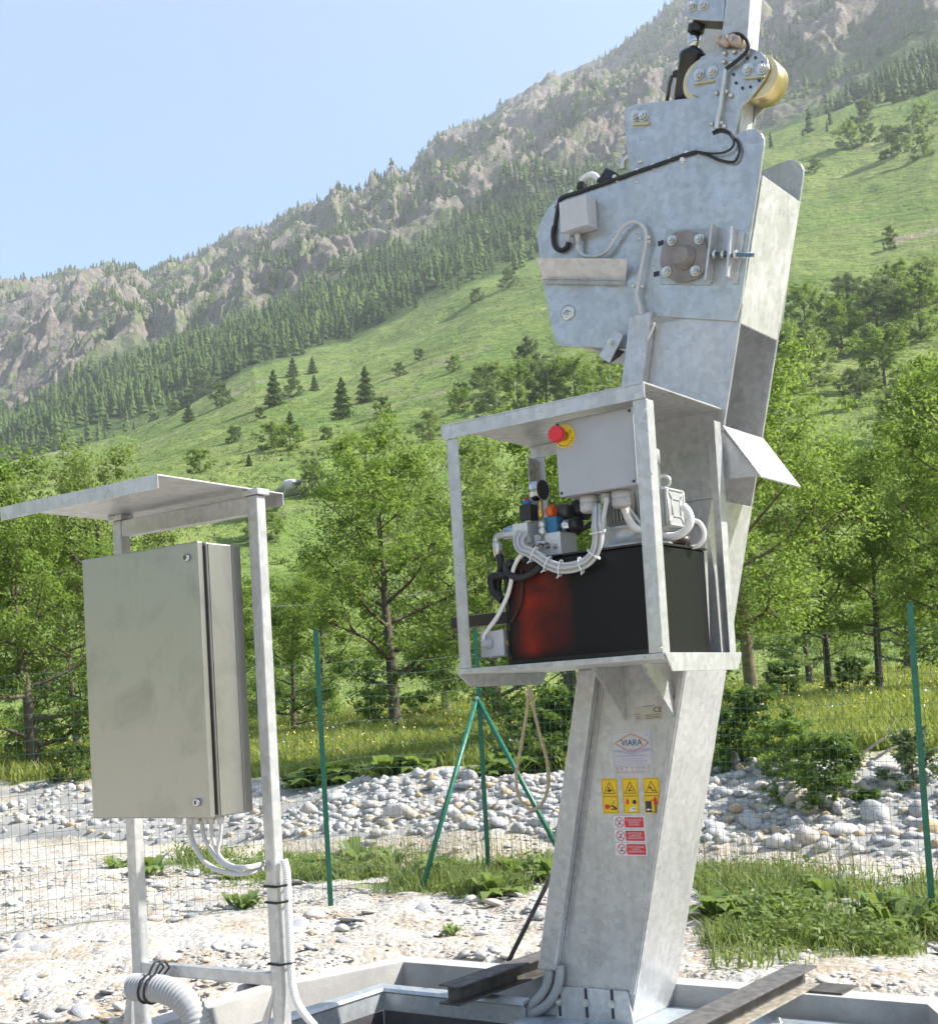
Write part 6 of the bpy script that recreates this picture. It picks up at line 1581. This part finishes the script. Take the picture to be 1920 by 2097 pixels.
def flowers(name, n, mat, label, size):
    az = r_.uniform(-21, 21, n); rr = 14 + 24 * r_.uniform(0, 1, n); x, y = bearing_np(az, rr); k = (fbm(x * .6, y * .6, 3, len(name)) > .47) & (grasscover(x, y) > .6) & (x * NS[0] + y * NS[1] > 11.6)
    x, y = x[k], y[k]; n = len(x); z = zt(x, y) + r_.uniform(.15, .45, n)
    C = np.stack([x, y, z], 1); V, F = leaf_cloud(r_, C, np.full(n, .02), 2, size, 1.2)
    tag(link_mesh(name, np_mesh(name, V, F, mat)), label, kind='stuff')
flowers('yellow_flowers', 3400, M_flower_y, 'small yellow flowers scattered through the meadow', .022)
flowers('white_flowers', 3200, M_flower_w, 'small white flower heads scattered through the meadow', .022)
# broad-leaved weeds: each plant a thing
def weed_mesh(seed, n, leaf, h):
    q = np.random.default_rng(seed); V = []; F = []
    for k in range(n):
        a = q.uniform(0, 6.28); el = q.uniform(.25, 1.0); L_ = h * q.uniform(.5, 1); w = leaf * q.uniform(.6, 1.1); d = np.array([math.cos(a) * math.cos(el), math.sin(a) * math.cos(el), math.sin(el)])
        sd = np.array([-math.sin(a), math.cos(a), 0]); o = q.normal(0, .12 * h, 3) * np.array([1, 1, 0]); up_ = np.cross(sd, d)
        b = o + d * L_ * .35; m1 = o + d * L_ * .75 ; tip = o + d * L_ * 1.1 - np.array([0, 0, L_ * .28])
        i0 = len(V); V += [o, b + sd * w * .45, b - sd * w * .45, m1 + sd * w * .5 - up_ * w * .1, m1 - sd * w * .5 - up_ * w * .1, tip]
        F += [(i0, i0 + 1, i0 + 2), (i0 + 1, i0 + 3, i0 + 2), (i0 + 2, i0 + 3, i0 + 4), (i0 + 3, i0 + 5, i0 + 4)]
    return np_mesh('foliage', np.array(V), np.array(F), M_weed)
WEED = [weed_mesh(201, 26, .10, .30), weed_mesh(202, 34, .07, .26), weed_mesh(203, 40, .05, .24)]
M_dock = make_leaf('butterbur_leaves', (.13, .205, .045), (.22, .29, .085), .5, .15)
DOCK = [weed_mesh(211, 34, .17, .34), weed_mesh(212, 38, .15, .30)]
for d_ in DOCK: d_.materials.clear(); d_.materials.append(M_dock)
WP = [  # photo-surveyed spots on the ground
 ((1845, 1905), 2, 1.25, 'leafy weed clump at the right picture edge, lowest'), ((1795, 1880), 1, 1.0, 'weed clump left of the lowest right one'), ((1870, 1860), 2, .9, 'weed at the foot of the right fence post'),
 ((1470, 1880), 1, 1.1, 'leafy weed right next to the column'), ((1530, 1885), 2, 1.2, 'bushy weed in the front of the right grass patch'), ((1620, 1870), 1, 1.0, 'weed at the near edge of the right grass'),
 ((1690, 1840), 0, .8, 'broad weed in the right grass patch'), ((1480, 1925), 2, .5, 'tiny weed in gravel below the right grass'), ((1515, 1925), 2, .5, 'tiny weed, right of a pair in gravel'),
 ((1130, 1800), 0, 1.0, 'broad weed left of the column'), ((1010, 1835), 0, .9, 'yellowish weed below the braced post'), ((735, 1765), 0, 1.1, 'broad dock weed beside the thin fence post'),
 ((310, 1790), 1, 1.1, 'weed clump right of the left stand post'), ((240, 1780), 2, .9, 'weed left of the left stand post'), ((480, 1800), 2, 1.0, 'weed under the cabinet cables'), ((500, 1860), 2, .9, 'weed near the right stand post'),
 ((660, 1780), 1, .9, 'weed behind the thin fence post'), ((800, 1770), 2, 1.1, 'weed in the middle grass strip'), ((900, 1790), 1, 1.0, 'weed between the fence braces'), ((1060, 1790), 2, 1.1, 'weed at the right fence brace'),
 ((925, 1910), 2, .4, 'tiny weed alone in the middle gravel'),
]
def gz(pp):
    """where the sight line through a surveyed point meets the near ground"""
    d = fw + rt * ((pp[0] - 960) / 2700) - up * ((pp[1] - 1310) / 2700)
    for t in np.arange(4, 40, .03):
        p = Vector((0, 0, 1.15)) + d * float(t)
        if p.z <= float(zt(p.x, p.y)): return p.x, p.y
    return p.x, p.y
for pp, k, s, lab in WP:
    x, y = gz(pp); t = empty('weed', (x, y, float(zt(x, y)) - .01), pp[0] * .1, lab, 'weed', 'weeds in the gravel'); t.scale = (s, s, s); link_mesh('foliage', WEED[k], t)
DP = [((560 + 46 * i + (i * 37 % 29), 1560 + (i * 53 % 60) - (i > 8) * 25), i) for i in range(13)]
for pp, i in DP:
    x, y = gz((pp[0], pp[1])); t = empty('butterbur', (x, y, float(zt(x, y)) - .02), i * 1.3, 'broad-leaved butterbur plant on the top of the stone bank', 'plant', 'butterbur plants along the bank'); s = 1.0 + .25 * (i % 3)
    t.scale = (s, s, s); link_mesh('foliage', DOCK[i % 2], t)
# bushes on the bank
BB = [((1535, 1560), .62, 0, 'dense dark bush round the foot of the large right trunk'), ((1480, 1575), .5, 0, 'dark bush between column and large right trunk'), ((1610, 1585), .45, 1, 'bush on the bank right of the large trunk'), ((1715, 1650), .52, 0, 'dark round bush among the bank stones'), ((1650, 1640), .5, 1, 'low bush left of the round bank bush'),
      ((1870, 1610), .42, 2, 'low bush by the right fence post'), ((1160, 1570), .8, 0, 'dark bush behind the rope loop'), ((1090, 1575), .6, 0, 'low dark bush behind the braced post'), ((330, 1590), .5, 1, 'low bush behind the cabinet'), ((60, 1570), .6, 0, 'dark low bush at the left behind the mesh'), ((150, 1600), .5, 0, 'dark low bush left of the cabinet bottom'),
      ((640, 1430), 1.0, 1, 'bush in the meadow by the thin fence post'), ((770, 1500), .8, 1, 'bush left of the leaning trunk'), ((860, 1480), .7, 1, 'bush right of the leaning trunk'), ((60, 1440), 1.2, 1, 'bush at the left meadow edge'), ((1600, 1440), .8, 0, 'dark shaded bush behind the large right trunk'), ((1740, 1430), .7, 0, 'shaded bush between the thin right trunks'),
      ((930, 1440), .6, 2, 'small sparse bush right of the leaning ash'), ((560, 1450), .9, 0, 'dark bush right behind the stand post')]
for pp, s, k, lab in BB:
    x, y = gz(pp); plant_tree(SHRUB[k], x, y, s * 1.15, pp[0] * .3, lab, 'bushes on the river bank', 'bush', None, 'bush', s)
# driftwood and dead twigs on the right bank
for (p0, p1, lab) in (((1775, 1575), (1850, 1545), 'dead pale branch leaning on the right bank'), ((1765, 1550), (1840, 1565), 'dry twig lying on the right bank')):
    x0_, y0_ = gz(p0); x1_, y1_ = gz(p1)
    b_ = empty('dead_branch', (x0_, y0_, float(zt(x0_, y0_)) + .03), 0, lab, 'branch', 'dead branches on the bank')
    m = MB(); L_ = .55 if p0[0] == 1775 else .5
    m.tube([(0, 0, 0), (.22, .05, .12), (L_, .02, .2)], [.016, .012, .004], 6); m.tube([(.22, .05, .12), (.33, -.02, .30)], [.009, .003], 5); m.build('wood', plain('dry_wood', (.33, .29, .23), .9, 0, .3, 20), b_)

# ------------------------------------------------------------------ haze over the valley
m, nt, N, L, b = new_mat('valley_haze'); N.remove(b)
pv = N.new('ShaderNodeVolumePrincipled'); pv.inputs['Color'].default_value = (.90, .94, 1, 1)
pv.inputs['Density'].default_value = .00017; pv.inputs['Anisotropy'].default_value = .25
L.new(pv.outputs[0], N['Material Output'].inputs['Volume'])
mb = MB(); mb.box(-1960, 1960, -1960, 1960, -12, 1320)
hz = mb.build('haze', m); tag(hz, 'pale summer haze hanging in the valley', kind='stuff')
